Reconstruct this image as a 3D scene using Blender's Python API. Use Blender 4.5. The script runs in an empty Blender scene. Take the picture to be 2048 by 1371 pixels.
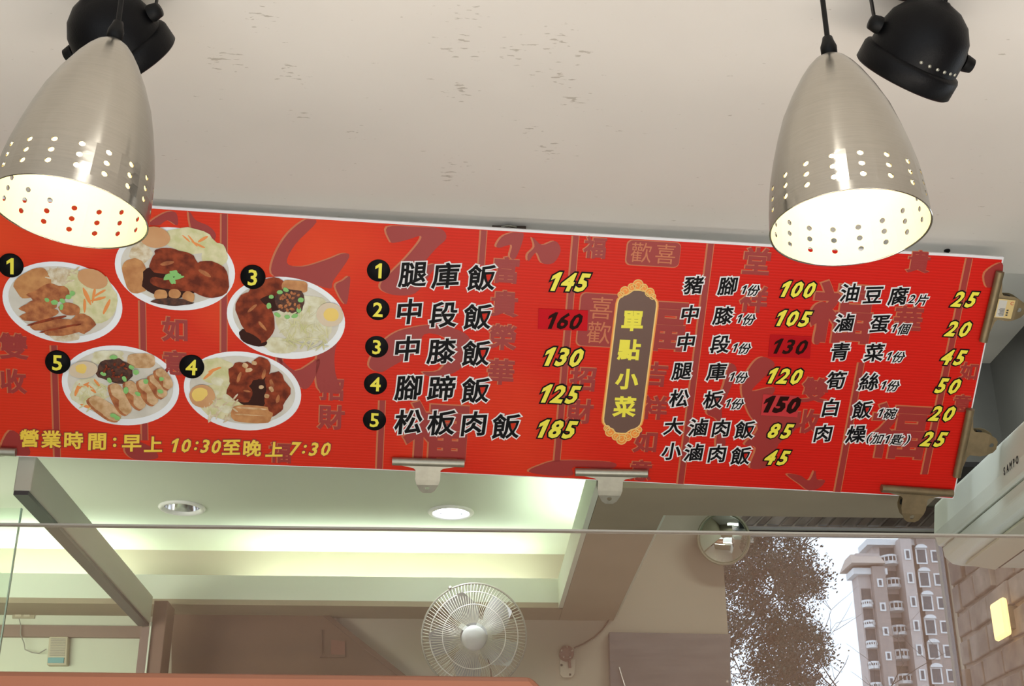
import bpy, bmesh, math, random
from mathutils import Vector, Matrix, noise
from math import sin, cos, pi, radians
random.seed(4)
SC = bpy.context.scene
COL = SC.collection
H = 1.55            # eye height
F = 2700.0          # focal length in pixels of the 2048 wide frame
PITCH = radians(24.45)
YAW = radians(2.28)  # the room is turned slightly to the left

# ---------------------------------------------------------------- camera, sky, light, exposure
cd = bpy.data.cameras.new('camera'); cam = bpy.data.objects.new('camera', cd); COL.objects.link(cam)
cam.location = (0, 0, H); cam.rotation_euler = (pi/2 + PITCH, 0, 0)
cd.sensor_width = 36; cd.sensor_fit = 'HORIZONTAL'; cd.lens = F/2048*36; cd.clip_start = .02; cd.clip_end = 800
SC.camera = cam
w = bpy.data.worlds.new('overcast'); SC.world = w; w.use_nodes = True
bg = w.node_tree.nodes['Background']
bg.inputs[0].default_value = (.84, .92, 1.0, 1); bg.inputs[1].default_value = 2.6
SC.view_settings.view_transform = 'Standard'; SC.view_settings.look = 'None'
SC.view_settings.exposure = 1.38; SC.view_settings.gamma = 1; SC.view_settings.use_curve_mapping = False

def RZ(a): return Matrix.Rotation(a, 4, 'Z')
def lamp(name, kind, loc, energy, color, rot=None, **kw):
    l = bpy.data.lights.new(name, kind); l.energy = energy; l.color = color
    for k, v in kw.items(): setattr(l, k, v)
    o = bpy.data.objects.new(name, l); COL.objects.link(o)
    o.location = RZ(YAW) @ Vector(loc)
    if rot: o.rotation_euler = rot
    return o
# unseen fill lights, added to brighten walls, ceiling, board and lamp metal
LEFT_FILL = lamp('side_room_fill', 'AREA', (-1.75, 2.75, H+.55), 7, (1, .99, .86), (radians(70), 0, YAW), shape='RECTANGLE', size=1.2, size_y=.3)  # added without a fixture, brightens the wall left of the post
CEILING_FILL = lamp('ceiling_fill', 'AREA', (.3, .45, H-.75), 19, (1, .90, .80), (pi, 0, 0), shape='RECTANGLE', size=2.6, size_y=.5)  # added unseen uplight that lifts the front ceiling
BAY_FILL = lamp('bay_fill', 'AREA', (1.05, 3.05, H+1.42), 1.6, (.93, 1, .90), (radians(25), 0, YAW), shape='RECTANGLE', size=.5, size_y=.1)  # added to brighten the wall beyond the soffit edge
LAMP_STREAK = lamp('lamp_streak_fill', 'AREA', (.12, -.05, H+1.2), 2, (1, .97, .9), (0, 0, YAW), shape='RECTANGLE', size=.06, size_y=1.3)  # added unseen strip that draws bright streaks on the metal shades
BOARD_FILL = lamp('board_fill', 'AREA', (-.35, 1.5, H-.45), 3.6, (1, .95, .86), (radians(200), 0, YAW), shape='RECTANGLE', size=1.5, size_y=.12)  # added unseen uplight aimed at the menu board
DINING_FILL = lamp('dining_fill', 'AREA', (-.4, 2.95, H+.3), 4, (1, .97, .86), (0, 0, 0), shape='RECTANGLE', size=1.6, size_y=.3)  # added unseen area light, low in the back room

# ---------------------------------------------------------------- measuring: a pixel of the photograph to a place in the room
def ray(px, py):
    u = (px-1024)/F; v = (685.5-py)/F
    return Vector((u, cos(PITCH) - v*sin(PITCH), sin(PITCH) + v*cos(PITCH)))
def rray(px, py): return RZ(-YAW) @ ray(px, py)
def onz(px, py, z):     # z above the eye; returns room coordinates with true height
    r = rray(px, py); t = z/r.z; return Vector((r.x*t, r.y*t, z+H))
def ony(px, py, y):
    r = rray(px, py); t = y/r.y; return Vector((r.x*t, y, r.z*t+H))
def onx(px, py, x):
    r = rray(px, py); t = x/r.x; return Vector((x, r.y*t, r.z*t+H))
def atz(px, py, d):     # distance along the optical axis; WORLD coordinates
    r = ray(px, py); return r*d + Vector((0, 0, H))

# ---------------------------------------------------------------- materials
MATS = {}
def mat(name, col, rough=.6, metal=0, emit=None, es=0, noise_amt=0, nscale=20, nstretch=(1, 1, 1), bump=0, bscale=60, spec=.5, col2=None, aniso=0, coat=0):
    if name in MATS: return MATS[name]
    m = bpy.data.materials.new(name); m.use_nodes = True; n = m.node_tree.nodes; l = m.node_tree.links
    b = n['Principled BSDF']
    b.inputs['Base Color'].default_value = (*col, 1); b.inputs['Roughness'].default_value = rough
    b.inputs['Metallic'].default_value = metal; b.inputs['Specular IOR Level'].default_value = spec
    if aniso: b.inputs['Anisotropic'].default_value = aniso
    if coat: b.inputs['Coat Weight'].default_value = coat
    if emit: b.inputs['Emission Color'].default_value = (*emit, 1); b.inputs['Emission Strength'].default_value = es
    if noise_amt or col2 or bump:
        tc = n.new('ShaderNodeTexCoord'); mp = n.new('ShaderNodeMapping'); l.new(tc.outputs['Object'], mp.inputs[0])
        mp.inputs['Scale'].default_value = nstretch
        nz = n.new('ShaderNodeTexNoise'); nz.inputs['Scale'].default_value = nscale; nz.inputs['Detail'].default_value = 5
        l.new(mp.outputs[0], nz.inputs['Vector'])
        if noise_amt or col2:
            c2 = col2 if col2 else tuple(max(0, c*(1-noise_amt)) for c in col)
            rp = n.new('ShaderNodeValToRGB'); rp.color_ramp.elements[0].position = .35; rp.color_ramp.elements[1].position = .65
            rp.color_ramp.elements[0].color = (*c2, 1); rp.color_ramp.elements[1].color = (*col, 1)
            l.new(nz.outputs['Fac'], rp.inputs[0]); l.new(rp.outputs[0], b.inputs['Base Color'])
        if bump:
            n2 = n.new('ShaderNodeTexNoise'); n2.inputs['Scale'].default_value = bscale; l.new(mp.outputs[0], n2.inputs['Vector'])
            bp = n.new('ShaderNodeBump'); bp.inputs['Strength'].default_value = bump; bp.inputs['Distance'].default_value = .002
            l.new(n2.outputs['Fac'], bp.inputs['Height']); l.new(bp.outputs[0], b.inputs['Normal'])
    MATS[name] = m; return m
def glass(name, tint, haze=None, hz=0, gloss=.04):
    m = bpy.data.materials.new(name); m.use_nodes = True; n = m.node_tree.nodes; l = m.node_tree.links
    n.clear(); out = n.new('ShaderNodeOutputMaterial')
    t = n.new('ShaderNodeBsdfTransparent'); t.inputs[0].default_value = (*tint, 1); cur = t.outputs[0]
    if haze:
        d = n.new('ShaderNodeBsdfDiffuse'); d.inputs[0].default_value = (*haze, 1)
        x = n.new('ShaderNodeMixShader')
        tc = n.new('ShaderNodeTexCoord'); nz = n.new('ShaderNodeTexNoise'); nz.inputs['Scale'].default_value = 3; nz.inputs['Detail'].default_value = 4
        mp = n.new('ShaderNodeMapping'); mp.inputs['Scale'].default_value = (.6, 1, 3); l.new(tc.outputs['Object'], mp.inputs[0]); l.new(mp.outputs[0], nz.inputs['Vector'])
        mr = n.new('ShaderNodeMapRange'); mr.inputs['To Min'].default_value = hz*.75; mr.inputs['To Max'].default_value = hz*1.25
        l.new(nz.outputs['Fac'], mr.inputs['Value']); l.new(mr.outputs[0], x.inputs[0])
        l.new(cur, x.inputs[1]); l.new(d.outputs[0], x.inputs[2]); cur = x.outputs[0]
    g = n.new('ShaderNodeBsdfGlossy'); g.inputs['Roughness'].default_value = .02
    x2 = n.new('ShaderNodeMixShader'); x2.inputs[0].default_value = gloss
    l.new(cur, x2.inputs[1]); l.new(g.outputs[0], x2.inputs[2]); l.new(x2.outputs[0], out.inputs[0])
    return m

# ---------------------------------------------------------------- mesh building
class MB:
    def __init__(s): s.v = []; s.f = []; s.mi = []; s.sm = []
    def add(s, vs, fs, mi=0, smooth=False):
        b = len(s.v); s.v += [Vector(v) for v in vs]
        for f in fs: s.f.append([b+i for i in f]); s.mi.append(mi); s.sm.append(smooth)
        return s
    def box(s, a, b, mi=0):
        x0, y0, z0 = a; x1, y1, z1 = b
        return s.add([(x0,y0,z0),(x1,y0,z0),(x1,y1,z0),(x0,y1,z0),(x0,y0,z1),(x1,y0,z1),(x1,y1,z1),(x0,y1,z1)],
              [(0,3,2,1),(4,5,6,7),(0,1,5,4),(1,2,6,5),(2,3,7,6),(3,0,4,7)], mi)
    def hexa(s, bot, top, mi=0):
        n = len(bot)
        return s.add(list(bot)+list(top), [tuple(range(n))[::-1], tuple(range(n, 2*n))] + [(i,(i+1)%n,n+(i+1)%n,n+i) for i in range(n)], mi)
    def prism(s, poly, d, mi=0):    # poly: 3D points, extruded by d
        d = Vector(d); return s.hexa([Vector(p) for p in poly], [Vector(p)+d for p in poly], mi)
    def tube(s, pts, r, n=8, mi=0, closed=False, caps=True):
        pts = [Vector(p) for p in pts]; rr = r if isinstance(r, (list, tuple)) else [r]*len(pts)
        N = len(pts); rings = []; up = None
        for i, p in enumerate(pts):
            if closed: t = pts[(i+1)%N]-pts[i-1]
            else: t = pts[min(i+1, N-1)]-pts[max(i-1, 0)]
            if t.length < 1e-9: t = Vector((0,0,1))
            t.normalize()
            if up is None: up = t.orthogonal().normalized()
            a = (up - t*up.dot(t)); a = a.normalized() if a.length > 1e-6 else t.orthogonal().normalized(); up = a
            b = t.cross(a); rings.append([p+(a*cos(2*pi*k/n)+b*sin(2*pi*k/n))*rr[i] for k in range(n)])
        vs = [v for q in rings for v in q]; fs = []
        M = N if closed else N-1
        for i in range(M):
            j = (i+1)%N
            for k in range(n): fs.append((i*n+k, i*n+(k+1)%n, j*n+(k+1)%n, j*n+k))
        s.add(vs, fs, mi, True)
        if not closed and caps:
            s.add(rings[0], [tuple(range(n))[::-1]], mi); s.add(rings[-1], [tuple(range(n))], mi)
        return s
    def lathe(s, prof, n=32, M=None, mi=0, smooth=True, arc=2*pi):   # prof (r,z) along +z
        M = M or Matrix.Identity(4); vs = []; fs = []
        full = abs(arc-2*pi) < 1e-6; m = n if full else n+1
        for r, z in prof:
            for k in range(m):
                a = arc*k/n; vs.append(M @ Vector((r*cos(a), r*sin(a), z)))
        for i in range(len(prof)-1):
            for k in range(n): fs.append((i*m+k, i*m+(k+1)%m, (i+1)*m+(k+1)%m, (i+1)*m+k))
        return s.add(vs, fs, mi, smooth)
    def build(s, name, mats, parent=None, off=None, bevel=0, weld=False):
        me = bpy.data.meshes.new(name); off = Vector(off) if off is not None else Vector((0,0,0))
        me.from_pydata([v-off for v in s.v], [], s.f)
        if not isinstance(mats, (list, tuple)): mats = [mats]
        for m in mats: me.materials.append(m)
        me.polygons.foreach_set('material_index', s.mi); me.polygons.foreach_set('use_smooth', s.sm)
        me.update()
        o = bpy.data.objects.new(name, me); COL.objects.link(o)
        if parent: o.parent = parent
        if bevel:
            b = o.modifiers.new('bevel', 'BEVEL'); b.width = bevel; b.segments = 2; b.limit_method = 'ANGLE'
        return o
def recalc(o):
    bm = bmesh.new(); bm.from_mesh(o.data); bmesh.ops.remove_doubles(bm, verts=bm.verts, dist=1e-6)
    bmesh.ops.recalc_face_normals(bm, faces=bm.faces); bm.to_mesh(o.data); bm.free(); return o
def tag(o, label, cat, group=None):
    o['label'] = label; o['category'] = cat
    if group: o['group'] = group
    return o
def thing(name, label, cat, base, group=None, M=None):    # base in room coordinates
    o = bpy.data.objects.new(name, None); COL.objects.link(o); o.empty_display_size = .05
    if M is not None: o.matrix_world = M
    else: o.matrix_world = RZ(YAW) @ Matrix.Translation(Vector(base))
    return tag(o, label, cat, group)
def struct(name, mb, m, parent=None, bevel=0):
    o = mb.build(name, m, parent, bevel=bevel)
    if not parent: o.matrix_world = RZ(YAW); o['kind'] = 'structure'
    return o
def plate(outer, holes, depth):    # 2D outlines filled with holes cut out, extruded 0..depth along z -> verts, faces
    c = bpy.data.curves.new('t', 'CURVE'); c.dimensions = '2D'; c.fill_mode = 'BOTH'; c.extrude = depth/2
    for poly in [outer]+holes:
        sp = c.splines.new('POLY'); sp.points.add(len(poly)-1); sp.use_cyclic_u = True
        for p, q in zip(sp.points, poly): p.co = (q[0], q[1], 0, 1)
    o = bpy.data.objects.new('t', c); COL.objects.link(o); bpy.context.view_layer.update()
    me = bpy.data.meshes.new_from_object(o.evaluated_get(bpy.context.evaluated_depsgraph_get()))
    vs = [Vector((v.co.x, v.co.y, v.co.z+depth/2)) for v in me.vertices]; fs = [tuple(p.vertices) for p in me.polygons]
    bpy.data.objects.remove(o); bpy.data.curves.remove(c); bpy.data.meshes.remove(me)
    return vs, fs
def circ(x, y, r, n=24): return [(x+r*cos(2*pi*k/n), y+r*sin(2*pi*k/n)) for k in range(n)]

# ---------------------------------------------------------------- materials list
YB = 3.87; XR = ony(1900, 1100, YB).x
M_ceil = mat('ceiling_paint', (.68, .64, .59), .75, noise_amt=.05, nscale=3, nstretch=(1, 1, 1))
M_wall = mat('inner_wall_paint', (.40, .36, .28), .8, noise_amt=.06, nscale=4)
M_cove = mat('cove_paint', (.64, .70, .58), .7)
M_soff = mat('soffit_paint', (.34, .29, .20), .8, noise_amt=.1, nscale=5)
M_dark = mat('dark_bulkhead_paint', (.085, .082, .078), .6, noise_amt=.25, nscale=3)
M_white = mat('white_plastic', (.78, .79, .76), .4)
M_black = mat('matt_black_metal', (.004, .004, .0045), .45, bump=.15, bscale=400, spec=.12)
M_blackp = mat('black_plastic', (.005, .005, .005), .5, spec=.15)
M_steel = mat('dull_clip_steel', (.42, .41, .34), .42, .85, noise_amt=.12, nscale=60)
M_steelo = mat('shaded_clip_steel', (.27, .21, .12), .5, .7, noise_amt=.2, nscale=50)  # dimmer light on the right-hand clips, put into the steel colour
M_floor = mat('grey_floor_tiles', (.42, .40, .38), .35, noise_amt=.1, nscale=5)
M_street = mat('street_concrete', (.45, .45, .44), .8, noise_amt=.15, nscale=2)
M_stone = mat('brown_stone', (.24, .19, .16), .8, col2=(.13, .10, .085), nscale=14, bump=.8, bscale=30)
M_stone2 = mat('grey_brown_stone', (.29, .25, .225), .8, col2=(.16, .13, .11), nscale=14, bump=.8, bscale=30)
M_mortar = mat('pale_mortar', (.42, .36, .31), .9, noise_amt=.2, nscale=30)
M_dkbrown = mat('dark_brown_rail', (.035, .03, .032), .45)
M_panelbrown = mat('brown_reflection', (.17, .10, .06), .6, noise_amt=.25, nscale=3, nstretch=(1, 1, 3))
M_panelgrey = mat('grey_laminate', (.15, .14, .145), .5, noise_amt=.2, nscale=6, nstretch=(1, 1, 8))
M_orange = mat('orange_laminate', (.20, .068, .030), .55, noise_amt=.08, nscale=6)
M_tube = mat('fluorescent_tube', (.9, .9, .9), .4, emit=(.86, 1, .86), es=11)
M_lit = mat('lit_downlight_lens', (.9, .9, .9), .4, emit=(.85, .92, 1), es=9)
M_chrome = mat('polished_reflector', (.75, .75, .76), .12, 1)
M_edge = mat('green_glass_edge', (.16, .24, .20), .2)

# ceiling with rubbed and peeling spots
def ceiling_material():
    m = MATS['ceiling_paint']; n = m.node_tree.nodes; l = m.node_tree.links; b = n['Principled BSDF']
    old = b.inputs['Base Color'].links[0].from_socket
    geo = n.new('ShaderNodeTexCoord')
    spots = [(445,117,.055),(578,146,.05),(925,30,.05),(920,95,.06),(1030,100,.06),(1115,80,.06),(1165,105,.04),(920,180,.05),(1100,150,.05),
             (600,228,.035),(915,325,.05),(905,350,.05),(1090,300,.05),(1065,255,.04),(1150,200,.05),(530,32,.05),(720,270,.04)]
    acc = None
    for px, py, r in spots:
        c = onz(px, py, 1.25)
        vm = n.new('ShaderNodeVectorMath'); vm.operation = 'DISTANCE'; l.new(geo.outputs['Object'], vm.inputs[0]); vm.inputs[1].default_value = c
        mr = n.new('ShaderNodeMapRange'); mr.inputs['From Min'].default_value = 0; mr.inputs['From Max'].default_value = r
        mr.inputs['To Min'].default_value = 1; mr.inputs['To Max'].default_value = 0; l.new(vm.outputs['Value'], mr.inputs['Value'])
        if acc is None: acc = mr.outputs[0]
        else:
            mx = n.new('ShaderNodeMath'); mx.operation = 'MAXIMUM'; l.new(acc, mx.inputs[0]); l.new(mr.outputs[0], mx.inputs[1]); acc = mx.outputs[0]
    mp = n.new('ShaderNodeMapping'); mp.inputs['Scale'].default_value = (45, 150, 45); l.new(geo.outputs['Object'], mp.inputs[0])
    nz = n.new('ShaderNodeTexNoise'); nz.inputs['Scale'].default_value = 1; nz.inputs['Detail'].default_value = 6; l.new(mp.outputs[0], nz.inputs['Vector'])
    ad = n.new('ShaderNodeMath'); ad.operation = 'MULTIPLY_ADD'; l.new(acc, ad.inputs[0]); ad.inputs[1].default_value = .16; l.new(nz.outputs['Fac'], ad.inputs[2])
    th = n.new('ShaderNodeMapRange'); th.inputs['From Min'].default_value = .695; th.inputs['From Max'].default_value = .74; l.new(ad.outputs[0], th.inputs['Value'])
    gate = n.new('ShaderNodeMath'); gate.operation = 'MULTIPLY'; l.new(th.outputs[0], gate.inputs[0]); gate.inputs[1].default_value = .5
    mix = n.new('ShaderNodeMixRGB'); l.new(gate.outputs[0], mix.inputs[0]); l.new(old, mix.inputs[1]); mix.inputs[2].default_value = (.22, .18, .12, 1)
    l.new(mix.outputs[0], b.inputs['Base Color'])
ceiling_material()

# ================================================================ STRUCTURE (room coordinates; z = eye height H + ...)
# back wall at depth YB, right wall at XR
ceil = struct('ceiling', MB().box((-2.6, -1.0, H+1.25), (1.9, 2.37, H+1.30)), M_ceil)
struct('floor', MB().box((-2.6, -.2, -.05), (XR, YB+.1, 0)), M_floor)
# the street behind the photographer and the ground around the shop
g = MB(); g.add([(-150, -150, -.06), (150, -150, -.06), (150, 300, -.06), (-150, 300, -.06)], [(0, 1, 2, 3)])
struct('ground', g, M_street)
M_pier = mat('added_pier_brown', (.13, .08, .05), .6, noise_amt=.2, nscale=6)  # unseen side piers, added for dark reflections in the lamp metal
struct('added_pier_left', MB().box((-3.0, -1.2, 0), (-2.6, 1.2, H+1.3)), M_pier)
struct('added_pier_right', MB().box((1.9, -1.2, 0), (2.3, 1.9, H+1.5)), M_pier)
M_opp = mat('added_facade', (.16, .13, .11), .8, noise_amt=.3, nscale=.6)  # unseen houses, added and coloured for dark brown reflections
struct('added_house_middle', MB().box((-7.2, -28, -.06), (5.2, -20, 9)), M_opp)
struct('added_house_left', MB().box((-45, -26, -.06), (-7, -15, 15)), M_opp)
struct('added_house_right', MB().box((5, -24, -.06), (45, -14, 15)), M_opp)
# recess: high ceiling with the downlights
x_r = onz(1195, 991, .9).x; x_r2 = onz(1123, 1204, .9).x; x_r = (x_r+x_r2)/2
dl = [onz(364, 1014, 1.08), onz(902, 1023, 1.08)]
vs, fs = plate([(-2.6, 2.50), (x_r+.16, 2.50), (x_r+.16, YB), (-2.6, YB)], [circ(d.x, d.y, .048) for d in dl], .04)
struct('ceiling_recess', MB().add([v+Vector((0, 0, H+1.08)) for v in vs], fs), M_cove)
b = MB()   # drop between the front ceiling and the recess
b.box((-2.6, 2.44, H+1.06), (x_r+.2, 2.50, H+1.30)); struct('trim_1', b, M_wall)
# ledge ring hiding the tubes: far ledge with lip, right ledge with lip
YL = 3.72
b = MB(); b.box((-2.6, YL, H+.90), (x_r, YL+.012, H+.968)); struct('trim_2', b, M_cove)
b = MB(); b.box((-2.6, YL, H+.885), (x_r, YB, H+.90)); struct('soffit_far', b, M_soff)
b = MB(); b.box((x_r-.012, 2.64, H+.885), (x_r, YL+.012, H+.968)); struct('trim_3', b, M_cove)
b = MB(); b.box((x_r+.16, 2.50, H+.9), (x_r+.17, YB, H+1.12)); struct('riser_right', b, M_cove)
# brown soffit and beam on the right
xd = (onz(1330, 1018, .9).x+onz(1250, 1172, .9).x)/2; ybm = onz(1450, 1018, .9).y; xs = onz(1858, 1010, .9).x
b = MB()
b.box((x_r+.001, 2.66, H+.885), (xd, YB, H+.90)); b.box((xd, 2.66, H+.885), (xs-.02, ybm, H+.90))
b.box((x_r+.17, 2.66, H+.90), (xs-.02, 2.70, H+1.30)); b.box((xd, ybm-.03, H+.90), (xs-.02, ybm, H+1.5)); b.box((xd-.02, ybm, H+.9), (xd, YB, H+1.5))
struct('soffit_right', b, M_soff)
# right bay ceiling and dark bulkhead
b = MB(); b.box((xd, 2.37, H+1.5), (1.9, YB+.1, H+1.54)); struct('ceiling_bay', b, M_ceil)
b = MB(); b.box((xs-.02, 3.38, H+1.21), (1.9, 3.42, H+1.5)); struct('bulkhead', b, M_dark)
# back wall with an added window opening on the right
wl0 = ony(1443, 1062, YB); wl1 = ony(1463, 1371, YB); xw = wl1.x; zt = ony(1700, 1056, YB).z
vs, fs = plate([(-2.6, 0), (XR+.1, 0), (XR+.1, H+1.5), (-2.6, H+1.5)], [[(xw, .9), (XR-.005, .9), (XR-.005, zt), (xw, zt)]], .10)
b = MB().add([Vector((v.x, YB+v.z, v.y)) for v in vs], fs); struct('wall_back', b, M_wall)
struct('wall_back_side', MB().box((-2.6, YB-.004, 0), (ony(283, 1262, YB).x, YB-.0005, H+.885)), mat('side_wall_paint', (.62, .66, .52), .8))
# stone lintel over the window: slanted stone pieces
zl1 = H+1.235
lint = struct('lintel', MB().box((xw+.035, YB-.012, zt-.001), (XR, YB, zl1)), M_mortar)
x = xw+.03; k = 0
while x < XR-.09:
    wd = random.uniform(.030, .044); sl = zl1-zt
    p = [(x+.004, zt+.002), (x+wd-.004, zt+.002), (x+wd-.004+sl, zl1-.002), (x+.004+sl, zl1-.002)]
    p = [(max(a, xw+.037), c) for a, c in p]
    MB().prism([(a, YB-.012, c) for a, c in p], (0, -random.uniform(.006, .014), 0)).build('stone', [M_stone, M_stone2][k % 2], lint, bevel=.002)
    x += wd; k += 1
# right wall clad in stone
wr = struct('wall_right', MB().box((XR, 2.0, 0), (XR+.12, YB+.1, H+1.17)), M_mortar)
struct('wall_right_upper', MB().box((XR, 2.0, H+1.17), (XR+.12, YB+.1, H+1.5)), M_dark)
z = H+.30; row = 0
stone_mesh = []
z = H+.33
while z < H+1.10:
    hh = random.uniform(.062, .082); y = 2.95 - (row % 2)*.06
    while y < YB-.02:
        ln = random.uniform(.10, .16); y1 = min(y+ln, YB-.003)
        j = lambda: random.uniform(-.004, .004)
        poly = [(XR-.001, y+.006+j(), z+.006+j()), (XR-.001, y1-.006, z+.006+j()), (XR-.001, y1-.006, z+hh-.006+j()), (XR-.001, y+.006+j(), z+hh-.006+j())]
        MB().prism(poly, (-random.uniform(.008, .02), 0, 0)).build('stone', random.choice([M_stone, M_stone2]), wr, bevel=.003)
        y += ln
    z += hh; row += 1
# left wall, far outside the view
struct('wall_left', MB().box((-2.7, 1.2, 0), (-2.6, YB+.1, H+1.3)), M_wall)
# window, added to hold the reflected tree and tower
win = struct('added_window_1', MB(), M_steel) if False else None
wn = MB(); fr = .006
wn.box((xw, YB+.03, .9), (xw+fr, YB+.06, zt)); wn.box((XR-.005-fr, YB+.03, .9), (XR-.005, YB+.06, zt))
wn.box((xw+fr, YB+.03, zt-fr), (XR-.005-fr, YB+.06, zt)); wn.box((xw+fr, YB+.03, .9), (XR-.005-fr, YB+.06, .9+fr))
wo = struct('added_window_1', wn, M_dkbrown)
M_tint = glass('sky_dimming_glass', (.20, .225, .25), gloss=.01)  # tint added to dim the sky, tree and tower
MB().add([(xw+fr, YB+.045, .9+fr), (XR-.005-fr, YB+.045, .9+fr), (XR-.005-fr, YB+.045, zt-fr), (xw+fr, YB+.045, zt-fr)], [(0, 1, 2, 3)]).build('pane', M_tint, wo)
# trim on the left wall
za = ony(150, 1250, YB-.02).z; zb = ony(150, 1273, YB-.02).z; xt = ony(283, 1262, YB-.02).x
struct('trim_4', MB().box((-2.6, YB-.02, zb), (xt, YB, za)), mat('taupe_trim', (.24, .17, .13), .6))

# cove tubes (give the glow over the ledge)
def tube_light(a, b_, label):
    t = thing('fluorescent_lamp', label, 'lamp', a, 'tubes hidden behind the ceiling ledge')
    d = Vector(b_)-Vector(a)
    MB().tube([Vector((0, 0, 0)), d], .012, 10).build('glass_tube', M_tube, t)
    MB().tube([Vector((0, 0, 0)), d*.02], .0135, 10).build('end_cap', M_white, t)
    MB().tube([d*.98, d], .0135, 10).build('end_cap', M_white, t)
    lo = Vector((-.015, -.015, -.03)); hi = Vector((.015, .015, -.014))
    MB().box(lo, d+hi).build('holder', M_white, t)
xa = ony(470, 1130, 3.8).x
tube_light((xa, 3.80, H+.93), (x_r-.06, 3.80, H+.93), 'glowing fluorescent tube on the far ledge between the two downlights')
tube_light((-2.4, 3.80, H+.93), (ony(285, 1130, 3.8).x, 3.80, H+.93), 'glowing fluorescent tube on the far ledge left of the partition rail')
tube_light((x_r+.07, 2.75, H+.93), (x_r+.07, 3.55, H+.93), 'glowing fluorescent tube along the right ledge of the ceiling recess')

# downlights
for i, d in enumerate(dl):
    t = thing('downlight', ['unlit chrome downlight, left one in the recessed ceiling', 'lit white downlight, right one in the recessed ceiling'][i], 'ceiling light', (d.x, d.y, H+1.08), 'recessed downlights')
    MB().lathe([(.046, .002), (.060, .002), (.062, -.002), (.058, -.006), (.052, -.007), (.047, -.003), (.046, .002)], 40).build('trim_ring', M_white, t)
    MB().lathe([(.047, -.002), (.044, .015), (.036, .045), (.028, .06), (.0, .062)], 40).build('reflector', M_chrome, t)
    if i == 1: MB().lathe([(0, .008), (.022, .008), (.040, .016), (.041, .02), (0, .02)], 32).build('lens', M_lit, t)
    else: MB().lathe([(0, .018), (.012, .022), (.018, .034), (.012, .05), (.008, .061)], 20).build('bulb', M_white, t)
# far-room light falls from the lit one
lamp('downlight_beam', 'SPOT', (dl[1].x, dl[1].y, H+1.07), 2.2, (.95, .97, 1), (0, 0, 0), spot_size=radians(110), spot_blend=.6, shadow_soft_size=.03)

# ---------------------------------------------------------------- partition rail on the left
a1 = onz(318, 1195, .88); a0 = onz(66, 916, .88); x1 = (a1.x+a0.x)/2; y1 = a1.y-.02; y0 = 2.49
# z of its lower edge on the same face and width of its underside
zl2 = onx(110, 1049-15, x1).z; zl2 = onx(60, 985, x1).z
x3 = onz(120, 1085, zl2-H).x
r = thing('partition_rail', 'pale box rail of the glass partition, with a dark underside, left of the downlights', 'rail', (x1, y0, zl2))
off = Vector((x1, y0, zl2))
MB().box((x3, y0, zl2+.004), (x1, y1, H+.88)).build('rail_body', mat('pale_rail_paint', (.46, .46, .38), .5), r, off, bevel=.003)
MB().box((x3+.002, y0, zl2-.004), (x1-.003, y1, zl2+.004)).build('underside_strip', M_dkbrown, r, off)
pst = thing('partition_post', 'brown upright post at the far end of the partition rail', 'post', (x1, y1, 0))
off = Vector((x1, y1, 0))
xp1 = ony(341, 1215, y1+.06).x; xp0 = ony(283, 1290, y1+.06).x; xm = ony(305, 1290, y1+.06).x
M_post = mat('brown_post', (.20, .12, .085), .55)
MB().box((xm, y1+.02, 0), (xp1, y1+.12, zl2+.07)).build('post_body', M_post, pst, off, bevel=.002)
MB().box((xp0, y1+.03, 0), (xm-.002, y1+.12, zl2+.0)).build('inner_face', mat('dull_pink_brown', (.22, .15, .13), .6), pst, off)
MB().box((xm-.002, y1+.012, 0), (xm+.002, y1+.02, zl2+.01)).build('bead', M_cove, pst, off)
# glass sheet left of it with its bright edge
gx = ony(22, 1160, 3.3).x; gp = thing('glass_panel', 'clear glass sheet with green vertical edge left of the partition post', 'glass', (gx, 3.3, .95))
off = Vector((gx, 3.3, .95)); M_clear = glass('clear_greenish_glass', (.93, .97, .94), gloss=.03)
gt = ony(45, 1016, 3.3).z
MB().box((-2.5, 3.298, .95), (gx-.003, 3.304, gt)).build('sheet', M_clear, gp, off)
MB().box((gx-.003, 3.297, .95), (gx, 3.305, gt)).build('polished_edge', M_edge, gp, off)

# panel added for a slanted brown area taken for a reflection
P = lambda x, y, d=YB-.03: ony(x, y, d)
pts = [(343, 1222), (636, 1222), (795, 1345), (900, 1428), (343, 1428)]
base = P(343, 1428)
sp = thing('reflection_panel', 'brown panel added for a reflection, with a slanted right edge, on the back wall beside the post', 'panel', base)
MB().prism([P(*q) for q in pts], (0, .029, 0)).build('board', M_panelbrown, sp, base)
e = [P(x, y, YB-.034) for x, y in ((636, 1222), (650, 1222), (911, 1428), (892, 1428))]
MB().prism(e, (0, .008, 0)).build('edge_strip', mat('dark_edge', (.13, .075, .045), .6), sp, base)
for q in (((640, 1258), (644, 1258), (644, 1312), (640, 1312)), ((640, 1308), (690, 1308), (690, 1313), (640, 1313))):
    MB().prism([P(x, y, YB-.036) for x, y in q], (0, .008, 0)).build('frame_strip', MATS['dark_edge'], sp, base)
MB().prism([P(x, y, YB-.034) for x, y in ((662, 1278), (690, 1282), (690, 1308), (662, 1308))], (0, .006, 0)).build('inset', mat('red_brown_inset', (.19, .085, .055), .6), sp, base)
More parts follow.
